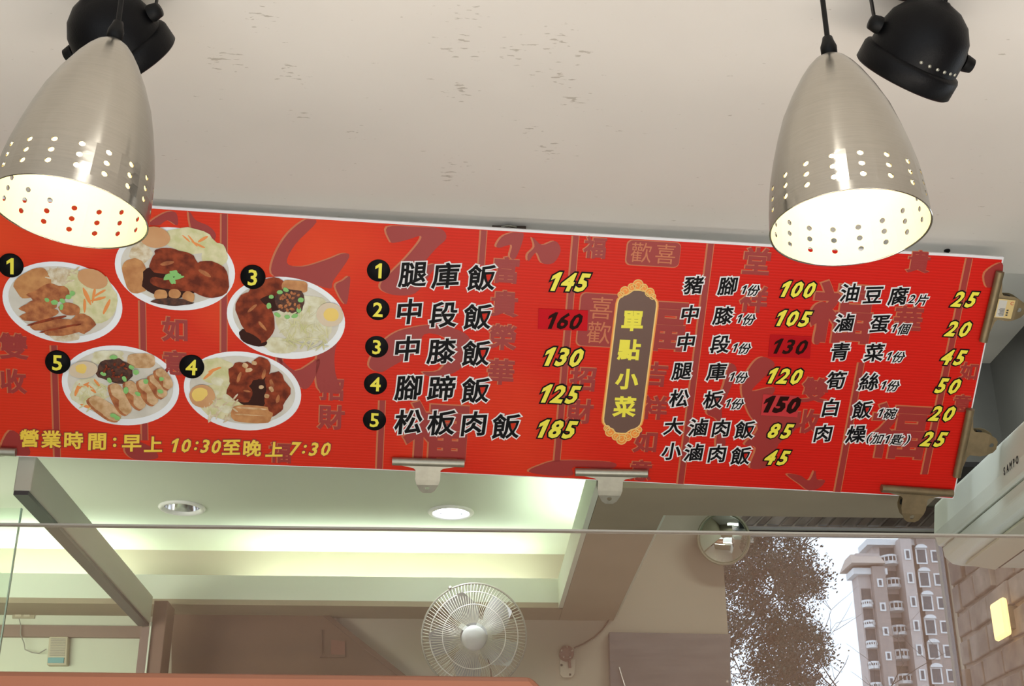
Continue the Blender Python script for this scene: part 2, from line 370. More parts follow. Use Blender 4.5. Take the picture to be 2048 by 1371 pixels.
# grey laminate panel right of the fixture
base = P(1218, 1420); gpn = thing('laminate_panel', 'grey streaked laminate panel on the back wall left of the window', 'panel', base)
MB().prism([P(x, y) for x, y in ((1218, 1263), (1461, 1267), (1461, 1440), (1222, 1440))], (0, .029, 0)).build('sheet', M_panelgrey, gpn, base, bevel=.002)
MB().tube([P(1239, 1333, YB-.036), P(1252, 1376, YB-.036), P(1262, 1420, YB-.036)], .003, 6).build('glint_rod', M_chrome, gpn, base)  # chrome rod added in place of a glint
MB().lathe([(0, .004), (.004, .003), (.005, 0)], 12, Matrix.Translation(P(1455, 1362, YB-.03)) @ Matrix.Rotation(pi/2, 4, 'X')).build('bolt', M_chrome, gpn, base)

# small electrical things on the left wall
base = P(112, 1328, YB); t = thing('doorbell_chime', 'white louvred wall chime box with a teal strip, below the brown trim', 'chime', base)
MB().prism([P(x, y, YB-.028) for x, y in ((98, 1272), (136, 1272), (133, 1329), (93, 1329))], (0, .028, 0)).build('case', mat('aged_white_plastic', (.50, .46, .33), .5), t, base, bevel=.003)
c = MB()
for k in range(11):
    yy = 1276+k*3.3
    c.prism([P(x, y, YB-.030) for x, y in ((102-k*.3, yy), (131-k*.2, yy), (131-k*.2, yy+1.4), (102-k*.3, yy+1.4))], (0, .003, 0))
c.build('louvre', mat('grille_grey', (.33, .32, .26), .6), t, base)  # strips darker than the case
MB().prism([P(x, y, YB-.031) for x, y in ((96, 1314), (128, 1314), (127, 1325), (95, 1325))], (0, .004, 0)).build('teal_strip', mat('teal_plastic', (.14, .35, .36), .4), t, base)
base = P(48, 1238, YB); t = thing('wall_outlet', 'cream double socket plate on the white wall above the brown trim', 'socket', base)
MB().prism([P(x, y, YB-.008) for x, y in ((25, 1217), (71, 1217), (69, 1236), (24, 1236))], (0, .008, 0)).build('plate', mat('cream_plastic', (.36, .33, .22), .5), t, base, bevel=.001)
for ox in (0, 17):
    MB().prism([P(x+ox, y, YB-.010) for x, y in ((31, 1221), (43, 1221), (42, 1232), (30, 1232))], (0, .003, 0)).build('socket', MATS['aged_white_plastic'], t, base)
base = P(60, 1290, YB-.006)
tag(MB().tube([P(x, y, YB-.028) for x, y in ((38, 1236), (42, 1252), (41, 1268), (48, 1285), (50, 1298), (64, 1304), (78, 1306), (93, 1297))], .0016, 6).build('wire', mat('thin_grey_wire', (.3, .3, .26), .6), None, base),
    'thin grey wire hanging from the socket plate to the chime box', 'wire').matrix_world = RZ(YAW) @ Matrix.Translation(base)

# ---------------------------------------------------------------- round fixture and brown cable on the back wall
base = P(1135, 1355, YB); t = thing('wall_fixture', 'small round brown ringed fixture on a pale screw plate, right of the fan', 'fixture', base)
MB().prism([P(x, y, YB-.008) for x, y in ((1120, 1318), (1151, 1318), (1149, 1348), (1143, 1354), (1126, 1354), (1120, 1348))], (0, .008, 0)).build('screw_plate', mat('pale_plate', (.46, .42, .33), .5), t, base, bevel=.001)
for q in ((1123, 1329), (1140, 1348)):
    MB().lathe([(0, .003), (.003, .002), (.0035, 0)], 10, Matrix.Translation(P(*q, YB-.008)) @ Matrix.Rotation(pi/2, 4, 'X')).build('screw', M_dkbrown, t, base)
M_fix = mat('brown_fixture_plastic', (.17, .09, .075), .5)
MX = Matrix.Translation(P(1133, 1306, YB-.02)) @ Matrix.Rotation(pi/2, 4, 'X')
MB().lathe([(.0, .018), (.012, .018), (.013, .014), (.018, .016), (.021, .010), (.021, -.018)], 28, MX).build('ring_body', M_fix, t, base)
for k in range(5):
    a = 2*pi*k/5+.3; MB().lathe([(0, .003), (.0028, .002), (.003, 0)], 8, MX @ Matrix.Translation((.0155*cos(a), .0155*sin(a), .015))).build('stud', mat('pale_stud', (.4, .33, .28), .5), t, base)
MB().tube([P(1138, 1315, YB-.018), P(1140, 1335, YB-.012)], .004, 8).build('neck', M_fix, t, base)
M_cab = mat('brown_cable', (.09, .05, .03), .6)
base = P(1230, 1200, YB)
tag(MB().tube([P(x, y, YB-.012) for x, y in ((1252, 1168), (1247, 1180), (1240, 1193), (1232, 1206), (1225, 1222), (1216, 1242), (1203, 1260), (1188, 1274), (1168, 1286), (1148, 1295))], [.0035]*4+[.0022]*6, 8).build('cable', M_cab, None, base),
    'brown cable curving down the back wall to the round fixture', 'cable').matrix_world = RZ(YAW) @ Matrix.Translation(base)
base = P(1210, 1206, YB)
tag(MB().tube([P(x, y, YB-.010) for x, y in ((1186, 1202), (1195, 1208), (1208, 1211), (1222, 1209), (1231, 1206))], [.001, .003, .004, .003, .002], 8).build('cable', mat('pale_brown_cable', (.26, .17, .12), .6), None, base),
    'short pale brown cable loop beside the bend of the long cable', 'cable').matrix_world = RZ(YAW) @ Matrix.Translation(base)

# ---------------------------------------------------------------- convex mirror
cm = ony(1447, 1076, YB-.10); t = thing('convex_mirror', 'round convex mirror in a slim frame below the brown soffit', 'mirror', cm)
rm = 52*4.02/F; toc = (Vector((0, 0, H)) - cm).normalized(); Mm = toc.to_track_quat('Z', 'Y').to_matrix().to_4x4()
prof = [(0, .022)]+[(rm*.93*k/10, .022*(1-(k/10)**2)) for k in range(1, 11)]
MB().lathe(prof, 48, Mm).build('mirror_face', mat('mirror_silver', (.62, .68, .62), .04, 1), t)
MB().lathe([(rm*.92, -.01), (rm*.92, .003), (rm*.96, .007), (rm, .002), (rm, -.012), (rm*.92, -.014)], 48, Mm).build('frame', mat('olive_frame', (.20, .20, .13), .4), t)
MB().lathe([(0, -.016), (rm*.9, -.012)], 32, Mm).build('back_cover', M_blackp, t)
MB().tube([Mm @ Vector((0, 0, -.012)), Vector((0, .06, .02)), Vector((0, .099, .02))], .008, 8).build('mounting_arm', M_blackp, t)

# ---------------------------------------------------------------- wall fan
fc = ony(948, 1272, 3.60); t = thing('wall_fan', 'white round wall fan with wire guard in front of the back wall', 'fan', fc)
toc = (Vector((0, 0, H)) - fc).normalized(); Mf = toc.to_track_quat('Z', 'Y').to_matrix().to_4x4()
R_ = 101*3.72/F
M_fan = mat('fan_plastic', (.60, .62, .62), .4); M_wire = mat('fan_wire', (.62, .62, .52), .4, .2)
def domep(r, a): # front guard surface
    q = r/R_; return Mf @ Vector((r*cos(a), r*sin(a), .045*(1-q**2.4)+.0))
def domeb(r, a):
    q = r/R_; return Mf @ Vector((r*cos(a), r*sin(a), -.055*(1-q**3)))
MB().tube([Mf @ Vector((R_*cos(2*pi*k/64), R_*sin(2*pi*k/64), 0)) for k in range(64)], .0028, 8, closed=True).build('guard_ring', mat('grey_ring', (.34, .34, .29), .4, .3), t)
wr_ = MB(); wb = MB()
for k in range(96):
    a = 2*pi*k/96
    wr_.tube([domep(R_*(.26+.74*q/6), a+.10*(1-q/6)) for q in range(7)], .0011, 4, caps=False)
    if k % 2 == 0: wb.tube([domeb(R_*(.3+.7*q/4), a) for q in range(5)], .0008, 4, caps=False)
o = wr_.build('front_guard_wires', M_wire, t); o['kind'] = 'stuff'
o = wb.build('rear_guard_wires', M_wire, t); o['kind'] = 'stuff'
for q in (.6, .84):
    MB().tube([domep(R_*q, 2*pi*k/48) for k in range(48)], .0014, 6, closed=True).build('guard_hoop', M_white, t)
MB().lathe([(0, .054), (.018, .053), (.029, .048), (.033, .041), (.033, .036), (.026, .036)], 36, Mf @ Matrix.Translation((0, -.004, .004))).build('hub_badge', M_fan, t)
MB().lathe([(0, .030), (.02, .028), (.03, .02), (.03, -.02)], 32, Mf).build('blade_hub', M_fan, t)
M_blade = mat('blade_plastic', (.50, .52, .53), .35)
for k in range(5):
    a0_ = 2*pi*k/5+.5; bm_ = MB(); vs = []; fs = []
    nr, na = 6, 6
    for i in range(nr+1):
        rr = .028+(R_*.86-.028)*i/nr; span = .55+.5*sin(pi*min(1, (i+.6)/nr))
        for j_ in range(na+1):
            tt = j_/na-.5; ang = a0_+tt*span+.35*i/nr; zz = .010-tt*.030*(.4+.6*i/nr)
            vs.append(Mf @ Vector((rr*cos(ang), rr*sin(ang), zz)))
    for i in range(nr):
        for j_ in range(na): q = i*(na+1)+j_; fs.append((q, q+1, q+na+2, q+na+1))
    MB().add(vs, fs, 0, True).build('blade', M_blade, t)
MB().lathe([(.028, -.03), (.045, -.05), (.05, -.09), (.042, -.13), (0, -.14)], 28, Mf).build('motor_housing', M_fan, t)
MB().tube([Mf @ Vector((0, -.01, -.11)), Vector((0, YB-3.60-.05, -.12)), Vector((0, YB-3.60-.03, -.12))], .014, 10).build('wall_arm', M_fan, t)
MB().box((-.03, YB-3.60-.03, -.20), (.03, YB-3.60-.001, -.06)).build('wall_bracket', M_fan, t, bevel=.003)
MB().tube([domep(R_*1.0, 2.05), domep(R_*1.04, 2.05)], .006, 8).build('clasp', mat('grey_clasp', (.3, .3, .24), .4), t)
MB().tube([Vector((.03, 0, -.03)), Vector((.045, -.01, -.09)), Vector((.05, -.01, -.16))], .0014, 6).build('pull_cord', mat('cord_brown', (.14, .08, .06), .6), t)

# ---------------------------------------------------------------- air conditioner on the right wall
XA = 1.07
yf = onx(1864, 1050, XA).y; zt_a = onx(2046, 822, XA).z; zb_a = onx(2046, 985, XA).z; zsm = onx(2046, 944, XA).z
yn = yf-1.05
base = Vector((XR, yn, zb_a)); t = thing('air_conditioner', 'white wall-mounted air conditioner at the right edge behind the menu board', 'air conditioner', base)
M_ac = mat('ac_white', (.66, .71, .64), .35); M_ac2 = mat('ac_cream', (.55, .54, .42), .45)
def acprof(y, pr): return [Vector((x, y, z)) for x, z in pr]
pr = [(XR-.001, zt_a+.02), (XA+.05, zt_a+.02), (XA+.01, zt_a-.01), (XA, zsm+.03), (XA+.006, zsm), (XR-.001, zsm)]
MB().hexa(acprof(yn, pr), acprof(yf, pr)).build('front_panel', M_ac, t, base, bevel=.006)
pr = [(XR-.001, zsm-.003), (XA+.012, zsm-.003), (XA+.014, zb_a+.01), (XA+.03, zb_a-.006), (XA+.05, zb_a-.010), (XR-.001, zb_a-.02)]
MB().hexa(acprof(yn, pr), acprof(yf-.01, pr)).build('lower_body', M_ac, t, base, bevel=.004)
pr = [(XA+.045, zb_a-.012), (XA+.11, zb_a-.022), (XA+.11, zb_a-.028), (XA+.045, zb_a-.018)]
MB().hexa(acprof(yn+.04, pr), acprof(yf-.05, pr)).build('outlet_flap', M_ac2, t, base, bevel=.001)
MB().box((XA+.115, yn+.04, zb_a-.024), (XA+.12, yf-.05, zb_a-.019)).build('outlet_slot', M_blackp, t, base)

# ---------------------------------------------------------------- lettering helper
_gc = {}
def glyph(ch, bevel, res=2):
    key = (ch, bevel)
    if key in _gc: return _gc[key]
    if ch == '1':    # a one with a flag
        c = bpy.data.curves.new('g', 'CURVE'); c.dimensions = '2D'; c.fill_mode = 'BOTH'; c.bevel_depth = bevel; c.bevel_resolution = 0
        sp = c.splines.new('POLY'); pp = [(.24, 0), (.35, 0), (.35, .71), (.27, .71), (.08, .56), (.08, .46), (.24, .565)]; sp.points.add(len(pp)-1); sp.use_cyclic_u = True
        for p, q in zip(sp.points, pp): p.co = (*q, 0, 1)
    else:
        c = bpy.data.curves.new('g', 'FONT'); c.body = ch; c.resolution_u = res; c.bevel_depth = bevel; c.bevel_resolution = 0
    o = bpy.data.objects.new('g', c); COL.objects.link(o); bpy.context.view_layer.update()
    me = bpy.data.meshes.new_from_object(o.evaluated_get(bpy.context.evaluated_depsgraph_get()))
    v = [Vector(p.co) for p in me.vertices]; f = [tuple(p.vertices) for p in me.polygons]
    bpy.data.objects.remove(o); bpy.data.curves.remove(c); bpy.data.meshes.remove(me)
    _gc[key] = (v, f); return v, f
def boxof(ch):
    v, _ = glyph(ch, 0); xs_ = [p.x for p in v]; ys_ = [p.y for p in v]
    return (min(xs_)+max(xs_))/2, (min(ys_)+max(ys_))/2
def put(mb, ch, x, y, size, z, bevel=0.0, slant=0, rise=0, rot=0, sx=1, thick=.00012, mi=0):
    """one character, its centre at x, y in the sheet's own axes"""
    v, f = glyph(ch, bevel); cx, cy = boxof(ch); c_, s_ = cos(rot), sin(rot); bz = max(bevel, 1e-6); out = []
    for p in v:
        a = (p.x-cx)*sx; b_ = p.y-cy; b_ += rise*a; a += slant*b_
        if rise:  # brush-like unevenness
            a += .012*noise.noise(Vector((p.x*5+ord(ch)%97, p.y*5, 0))); b_ += .012*noise.noise(Vector((p.x*5, p.y*5, ord(ch)%97+9)))
        zz = (p.z/bz*thick*.5 if bevel else 0)
        out.append(Vector((x+(a*c_-b_*s_)*size, y+(a*s_+b_*c_)*size, z+zz)))
    mb.add(out, f, mi)
# SAMPO on the front of the air conditioner: reads from the far end towards us
M_txt = mat('dark_grey_print', (.05, .05, .05), .5)
la = onx(2014, 939, XA+.004); lb = onx(2036, 914, XA+.004); mbt = MB(); nrm = Vector((-1, 0, 0))
Ml = Matrix.Translation((XA+.0, (la.y+lb.y)/2, (la.z+lb.z)/2-.004)) @ Matrix(((0, 0, -1, 0), (-1, 0, 0, 0), (0, 1, 0, 0), (0, 0, 0, 1)))
tmp = MB(); step = abs(la.y-lb.y)/4.0
for i, ch in enumerate('SAMPO'): put(tmp, ch, (i-2)*step*1.12, 0, .022, .0, .035, sx=.75)
slopex = lambda z_: XA + (0.01)*max(0, (z_-(zsm+.03))/(zt_a-.01-zsm-.03)) - .0008
mbt.add([Vector((slopex((Ml @ v).z), (Ml @ v).y, (Ml @ v).z)) for v in tmp.v], tmp.f)
mbt.build('lettering', M_txt, t, base)

# glowing box added for an amber reflection in the glass
wlp = onx(2008, 1238, XR-.03); t = thing('reflected_glow', 'small glowing amber box standing for a reflection in the glass, on the stone wall', 'lamp', wlp)
MB().box((-.018, -.045, -.05), (.0, .045, .05)).build('shade', mat('amber_reflection', (.6, .4, .15), .5, emit=(1, .66, .26), es=.65), t, bevel=.012)
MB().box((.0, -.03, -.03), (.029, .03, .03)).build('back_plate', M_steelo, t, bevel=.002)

# ================================================================ MENU BOARD
D0 = 2.565
u3 = Vector((33553, 1786, 2700)); v3 = Vector((-578, 7515, 2700))
def c2w(c): return Vector((c.x, 0, 0)) + (-c.y)*Vector((0, -sin(PITCH), cos(PITCH))) + c.z*Vector((0, cos(PITCH), sin(PITCH)))
BX = c2w(u3).normalized(); BY = (-c2w(v3)); BY = (BY - BX*BY.dot(BX)).normalized(); BN = BX.cross(BY).normalized()
BO = atz(1024, 700, D0)
BM = Matrix((( BX.x, BY.x, BN.x, BO.x), (BX.y, BY.y, BN.y, BO.y), (BX.z, BY.z, BN.z, BO.z), (0, 0, 0, 1)))
def bl(px, py, lift=0):
    r = ray(px, py); o = Vector((0, 0, H)); tt = (BO+BN*lift-o).dot(BN)/r.dot(BN); q = o+r*tt-BO
    return Vector((q.dot(BX), q.dot(BY)))
def sc(px, py):     # metres per pixel on the board there
    return (bl(px+1, py)-bl(px, py)).length
TOP = [(-330, 372), (-100, 386), (293, 411), (680, 436), (1080, 461), (1530, 488), (1920, 508), (2008, 514)]
BOT = [(1907, 997), (1550, 977.5), (1148, 957.5), (720, 937), (512, 929.5), (0, 911), (-330, 899)]
board = thing('menu_board', 'long red printed menu board of rice dishes hanging aslant under the ceiling', 'menu board', None, M=BM)
M_bw = mat('white_board_edge', (.80, .80, .82), .5)
def red_material():
    m = bpy.data.materials.new('red_printed_sheet'); m.use_nodes = True; n = m.node_tree.nodes; l = m.node_tree.links; b = n['Principled BSDF']
    tc = n.new('ShaderNodeTexCoord'); wv = n.new('ShaderNodeTexWave'); wv.bands_direction = 'Y'; wv.inputs['Scale'].default_value = 55; wv.inputs['Distortion'].default_value = .3
    l.new(tc.outputs['Object'], wv.inputs['Vector'])
    rp = n.new('ShaderNodeValToRGB'); rp.color_ramp.elements[0].color = (.60, .012, .006, 1); rp.color_ramp.elements[1].color = (.68, .016, .009, 1)
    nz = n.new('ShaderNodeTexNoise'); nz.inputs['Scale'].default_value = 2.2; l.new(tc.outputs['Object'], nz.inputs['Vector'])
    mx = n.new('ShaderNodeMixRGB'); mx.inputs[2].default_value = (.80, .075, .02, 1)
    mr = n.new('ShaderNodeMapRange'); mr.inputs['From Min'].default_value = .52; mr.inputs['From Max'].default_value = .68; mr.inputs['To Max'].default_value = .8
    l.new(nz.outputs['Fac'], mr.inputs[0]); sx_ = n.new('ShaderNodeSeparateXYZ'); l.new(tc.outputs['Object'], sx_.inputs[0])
    mg = n.new('ShaderNodeMapRange'); mg.inputs['From Min'].default_value = .55; mg.inputs['From Max'].default_value = -.75; l.new(sx_.outputs[0], mg.inputs[0])  # more orange towards the left: the lamp's glow put into the colour
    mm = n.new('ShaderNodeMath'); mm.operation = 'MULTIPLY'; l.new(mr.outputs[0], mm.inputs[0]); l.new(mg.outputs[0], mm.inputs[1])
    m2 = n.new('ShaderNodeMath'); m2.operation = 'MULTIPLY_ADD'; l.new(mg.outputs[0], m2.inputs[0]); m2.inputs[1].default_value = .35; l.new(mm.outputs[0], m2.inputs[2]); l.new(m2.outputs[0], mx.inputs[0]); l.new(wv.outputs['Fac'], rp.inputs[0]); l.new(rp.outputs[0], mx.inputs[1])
    l.new(mx.outputs[0], b.inputs['Base Color']); b.inputs['Roughness'].default_value = .42; b.inputs['Specular IOR Level'].default_value = .15
    bp = n.new('ShaderNodeBump'); bp.inputs['Strength'].default_value = .12; bp.inputs['Distance'].default_value = .001
    l.new(wv.outputs['Fac'], bp.inputs['Height']); l.new(bp.outputs[0], b.inputs['Normal'])
    return m
M_red = red_material()
outl = [bl(*q) for q in TOP+BOT]
MB().hexa([Vector((p.x, p.y, -.006)) for p in outl[::-1]], [Vector((p.x, p.y, 0)) for p in outl[::-1]]).build('backing_board', M_bw, board)
recalc(board.children[0])
inn = [bl(x, y+(5 if x < 2000 else 6)) if (x, y) in TOP else bl(x, y-1.5) for x, y in TOP+BOT]
inn[7] = bl(2004, 519); inn[8] = bl(1905, 995)
MB().add([Vector((p.x, p.y, .0002)) for p in inn[::-1]], [tuple(range(len(inn)))]).build('printed_sheet', M_red, board)

# ---- background ornament printed in dark red with tan edges
M_bgd = mat('dark_red_print', (.33, .022, .018), .45); M_bgt = mat('tan_print', (.56, .16, .06), .45)
TOPF = lambda x: 411+(x-293)*.0640 if x < 1080 else 461+(x-1080)*.0571
BOTF = lambda x: 911+x*.0365 if x < 720 else 937+(x-720)*.0505
def clampxy(x, y): return x, min(max(y, TOPF(x)+6), BOTF(x)-2)
def bars(x0, y0, x1, y1, w_=13):
    m = MB()
    for a, b_, z_ in ((-w_*.62, w_*.62, .00035), ):
        m.add([(*bl(*clampxy(x0+a, y0)), z_), (*bl(*clampxy(x0+b_, y0)), z_), (*bl(*clampxy(x1+b_, y1)), z_), (*bl(*clampxy(x1+a, y1)), z_)], [(3, 2, 1, 0)], 1)
    z_ = .0005; a, b_ = -w_*.35, w_*.5
    m.add([(*bl(*clampxy(x0+a, y0)), z_), (*bl(*clampxy(x0+b_, y0)), z_), (*bl(*clampxy(x1+b_, y1)), z_), (*bl(*clampxy(x1+a, y1)), z_)], [(3, 2, 1, 0)], 0)
    m.build('printed_bar', [M_bgd, M_bgt], board)
for q in ((107, 690, 114, 915), (284, 600, 289, 880), (448, 427, 447, 704), (764, 800, 758, 940), (967, 455, 962, 530), (1151, 470, 1113, 922), (1421, 485, 1360, 968),
          (1938, 512, 1848, 948), (1722, 724, 1674, 985), (560, 590, 558, 760)): bars(*q)
def bgchar(ch, px, py, size, clip=False):
    s_ = sc(px, py)*size; m = MB(); c_ = bl(px, py); rot = 0
    put(m, ch, c_.x-.0014, c_.y+.0006, s_, .00035, .045, mi=1); put(m, ch, c_.x, c_.y, s_, .0007, .03, mi=0)
    m.build('background_character', [M_bgd, M_bgt], board)
for a in (('雙', 27, 692, 58), ('收', 27, 762, 54), ('如', 350, 658, 54), ('意', 351, 725, 54), ('財', 663, 834, 54), ('招', 664, 778, 50),
          ('富', 1013, 540, 56), ('貴', 1009, 607, 56), ('榮', 1006, 674, 56), ('華', 1002, 743, 56), ('招', 1166, 757, 54), ('財', 1160, 822, 54),
          ('吉', 1311, 748, 52), ('祥', 1309, 815, 52), ('如', 1291, 882, 50), ('意', 1282, 940, 46), ('堂', 1514, 522, 58), ('祥', 1508, 598, 56),
          ('雙', 1630, 780, 54), ('收', 1616, 842, 52), ('貴', 1838, 523, 46), ('華', 1816, 640, 60), ('如', 1938, 742, 38), ('意', 1924, 806, 38),
          ('福', 1190, 495, 46), ('福', 872, 862, 130), ('福', 1796, 862, 120), ('福', 1318, 650, 110), ('福', 560, 905, 46), ('福', 1684, 625, 130)): bgchar(*a)
def seal(px, py, w_, h_, chars):
    m = MB(); c_ = bl(px, py); s_ = sc(px, py); W = w_*s_/2; Hh = h_*s_/2
    def rr(W, Hh, z_, mi, dx=0, dy=0):
        r0 = .010; pts = []
        for cx, cy, a0 in ((W-r0, Hh-r0, 0), (-W+r0, Hh-r0, pi/2), (-W+r0, -Hh+r0, pi), (W-r0, -Hh+r0, 1.5*pi)):
            for k in range(5): a = a0+pi/2*k/4; pts.append((c_.x+cx+r0*cos(a)+dx, c_.y+cy+r0*sin(a)+dy, z_))
        m.add(pts, [tuple(range(len(pts)))], mi)
    rr(W+.0015, Hh+.0015, .00035, 1, -.001, 0); rr(W, Hh, .0005, 0)
    for ch, dx, dy, sz in chars: put(m, ch, c_.x+dx*s_, c_.y+dy*s_, sz*s_, .0007, 0.0, mi=1)
    m.build('seal_print', [M_bgd, M_bgt], board)
seal(1307, 507, 106, 50, [('歡', -25, 1, 44), ('喜', 24, 1, 44)]); seal(1200, 640, 84, 110, [('喜', 0, 26, 50), ('歡', 0, -26, 50)])
def brush(pts):
    m = MB(); n_ = len(pts)
    # smooth closed outline
    P2 = []
    for i in range(n_):
        p0, p1, p2, p3 = [Vector(pts[(i+k) % n_]) for k in (-1, 0, 1, 2)]
        for k in range(4):
            t_ = k/4; P2.append(.5*((2*p1)+(-p0+p2)*t_+(2*p0-5*p1+4*p2-p3)*t_*t_+(-p0+3*p1-3*p2+p3)*t_**3))
    for dx, dy, z_, mi in ((-4, -1, .00035, 1), (0, 0, .0005, 0)):
        loc = [bl(*clampxy(p.x+dx, p.y+dy)) for p in P2]
        vs_, fs_ = plate([(q.x, q.y) for q in loc], [], 0)
        m.add([Vector((v.x, v.y, z_)) for v in vs_], fs_, mi)
    m.build('brush_stroke_print', [M_bgd, M_bgt], board)
def c3(l): return [(350+x/2.493, 400+y/2.493) for x, y in l]
def c4(l): return [(720+x/2.637, 440+y/2.637) for x, y in l]
def c5(l): return [(1140+x/2.637, 440+y/2.637) for x, y in l]
brush(c3([(655, 95), (565, 165), (500, 270), (482, 365), (560, 395), (640, 400), (770, 440), (790, 400), (868, 285), (840, 265), (760, 295), (640, 330), (558, 312), (600, 220), (705, 110)]))
brush(c3([(872, 380), (838, 400), (800, 430), (850, 520), (868, 450)])); brush(c3([(705, 800), (712, 935), (770, 960), (830, 955), (800, 860), (800, 740), (850, 600), (740, 700)]))
brush(c3([(500, 760), (600, 850), (720, 790), (690, 900), (640, 940), (560, 860)]))
brush(c4([(145, 35), (160, 110), (185, 118), (260, 100), (318, 82), (315, 110), (250, 190), (170, 270), (112, 330), (118, 370), (190, 395), (290, 385), (360, 300), (400, 230), (330, 240), (400, 150), (455, 95), (425, 45), (300, 35)]))
brush(c4([(300, 560), (200, 585), (120, 640), (60, 720), (52, 775), (110, 800), (170, 770), (300, 690), (340, 600), (450, 620), (470, 700), (420, 790), (330, 800), (400, 830), (520, 790), (585, 690), (570, 610), (480, 565), (380, 552)]))
brush(c4([(890, 1325), (950, 1290), (1060, 1265), (1330, 1275), (1320, 1310), (1130, 1300), (1120, 1345), (1000, 1345)]))
brush(c4([(720, 130), (760, 80), (850, 60), (860, 100), (820, 200), (790, 190), (800, 130), (735, 145)]))
brush(c4([(910, 90), (960, 130), (1030, 110), (1058, 160), (1020, 225), (960, 225), (930, 170), (890, 215), (885, 180), (920, 140)]))
brush(c5([(960, 760), (1020, 720), (1080, 760), (1020, 830), (960, 900), (1080, 880), (1060, 960), (1180, 1000), (1190, 1100), (1100, 1180), (1060, 1290), (950, 1305), (980, 1200), (920, 1180), (990, 1100), (940, 1010), (905, 880)]))
brush(c5([(840, 760), (880, 790), (840, 900), (800, 1010), (820, 1180), (770, 1190), (780, 1060), (720, 1010), (800, 900)]))
brush(c5([(1290, 450), (1340, 430), (1365, 470), (1320, 640), (1285, 640), (1300, 540), (1265, 510)]))
brush([(1574, 948), (1600, 950), (1618, 960), (1630, 940), (1634, 958), (1650, 960), (1640, 974), (1618, 980), (1600, 968)])
brush([(297, 447), (330, 425), (352, 425), (355, 450), (335, 440), (318, 450)]); brush([(378, 422), (392, 440), (418, 452), (432, 470), (420, 492), (405, 470), (385, 462)])
brush([(250, 900), (262, 880), (300, 892), (316, 915), (270, 918)]); brush([(0, 905), (20, 860), (50, 880), (60, 908), (30, 912)])
brush([(1970, 545), (2004, 525), (2000, 560), (1975, 575)])

# ---- main lettering
M_ink = mat('black_ink', (.005, .005, .006), .5, spec=.12); M_wo = mat('white_outline_print', (.86, .84, .84), .5, spec=.2)
M_yel = mat('yellow_print', (.88, .80, .06), .45); M_marker = mat('marker_ink', (.02, .003, .002), .5, spec=.1)
M_yel2 = mat('golden_yellow_print', (.92, .66, .06), .45)
def letters(name, items, m_top, m_out, w_top, w_out, slant=0, rise=0, sx=1):
    """items: (character, px, py, size); one raised outline under one lettering mesh"""
    for ch, px, py, size in items:
        a = MB(); b_ = MB()
        c_ = bl(px, py); s_ = sc(px, py)*size
        put(a, ch, c_.x, c_.y, s_, .0022, w_top, slant, rise, sx=sx)
        if m_out: put(b_, ch, c_.x, c_.y, s_, .0014, w_out, slant, rise, sx=sx)
        o = a.build(name+'_character', m_top, board)
        if m_out: b_.build('outline', m_out, o)
    return o
K = dict(rise=.10, slant=.05)
rows = [[('腿', 826, 548), ('庫', 892, 550), ('飯', 963, 554)], [('中', 819, 622), ('段', 887, 628), ('飯', 955, 632)], [('中', 815, 696), ('膝', 883, 701), ('飯', 952, 705)],
        [('腳', 817, 774), ('蹄', 883, 775), ('飯', 951, 779)], [('松', 817, 842), ('板', 883, 844), ('肉', 948, 846), ('飯', 1012, 851)]]
for r_ in rows: letters('dish_name', [(c_, x, y, 56) for c_, x, y in r_], M_ink, M_wo, .022, .068, **K)
def price(s_, px, py, size, step_, mt=M_yel, mo=M_ink, wt=.038, wo=.10):
    n_ = len(s_); it = [(ch, px+(i-(n_-1)/2)*step_, py+(i-(n_-1)/2)*step_*.05, size) for i, ch in enumerate(s_)]
    return letters('price', it, mt, mo, wt, wo, slant=.32, sx=.92)
for s_, x, y in (('145', 1137, 563), ('130', 1125, 713), ('125', 1118, 787), ('185', 1112, 857)): price(s_, x, y, 51, 28)
for i, (x, y) in enumerate(((757, 540.5), (756, 618), (753.5, 693), (751, 767), (749, 839))):
    c_ = bl(x, y); s_ = sc(x, y)
    o = MB().lathe([(0, .0012), (22.5*s_, .0012), (23.3*s_, .0003)], 40, Matrix.Translation((c_.x, c_.y, 0))).build('number_badge', M_ink, board)
    a = MB(); put(a, str(i+1), c_.x, c_.y, 42*s_, .0022, .02, sx=1.0); a.build('numeral', M_yel, o)
c2_ = [([('豬', 1387, 569), ('腳', 1455, 571)], '1份', 1498, 579), ([('中', 1380, 627), ('膝', 1446, 630)], '1份', 1489, 637), ([('中', 1372, 683), ('段', 1440, 687)], '1份', 1480, 695),
       ([('腿', 1364, 741), ('庫', 1433, 742)], '1份', 1474, 753), ([('松', 1358, 795), ('板', 1426, 798)], '1份', 1466, 806),
       ([('大', 1347, 851), ('滷', 1396, 853), ('肉', 1442, 855), ('飯', 1489, 858)], '', 0, 0), ([('小', 1343, 901), ('滷', 1387, 903), ('肉', 1434, 906), ('飯', 1481, 910)], '', 0, 0),
       ([('油', 1699, 584), ('豆', 1746, 589), ('腐', 1796, 591)], '2片', 1835, 598), ([('滷', 1688, 644), ('蛋', 1759, 647)], '1個', 1798, 656), ([('青', 1680, 702), ('菜', 1748, 704)], '1份', 1788, 712),
       ([('筍', 1672, 759), ('絲', 1738, 762)], '1份', 1777, 770), ([('白', 1661, 814), ('飯', 1724, 818)], '1碗', 1771, 825), ([('肉', 1646, 865), ('燥', 1712, 867)], '(加1匙)', 1776, 876)]
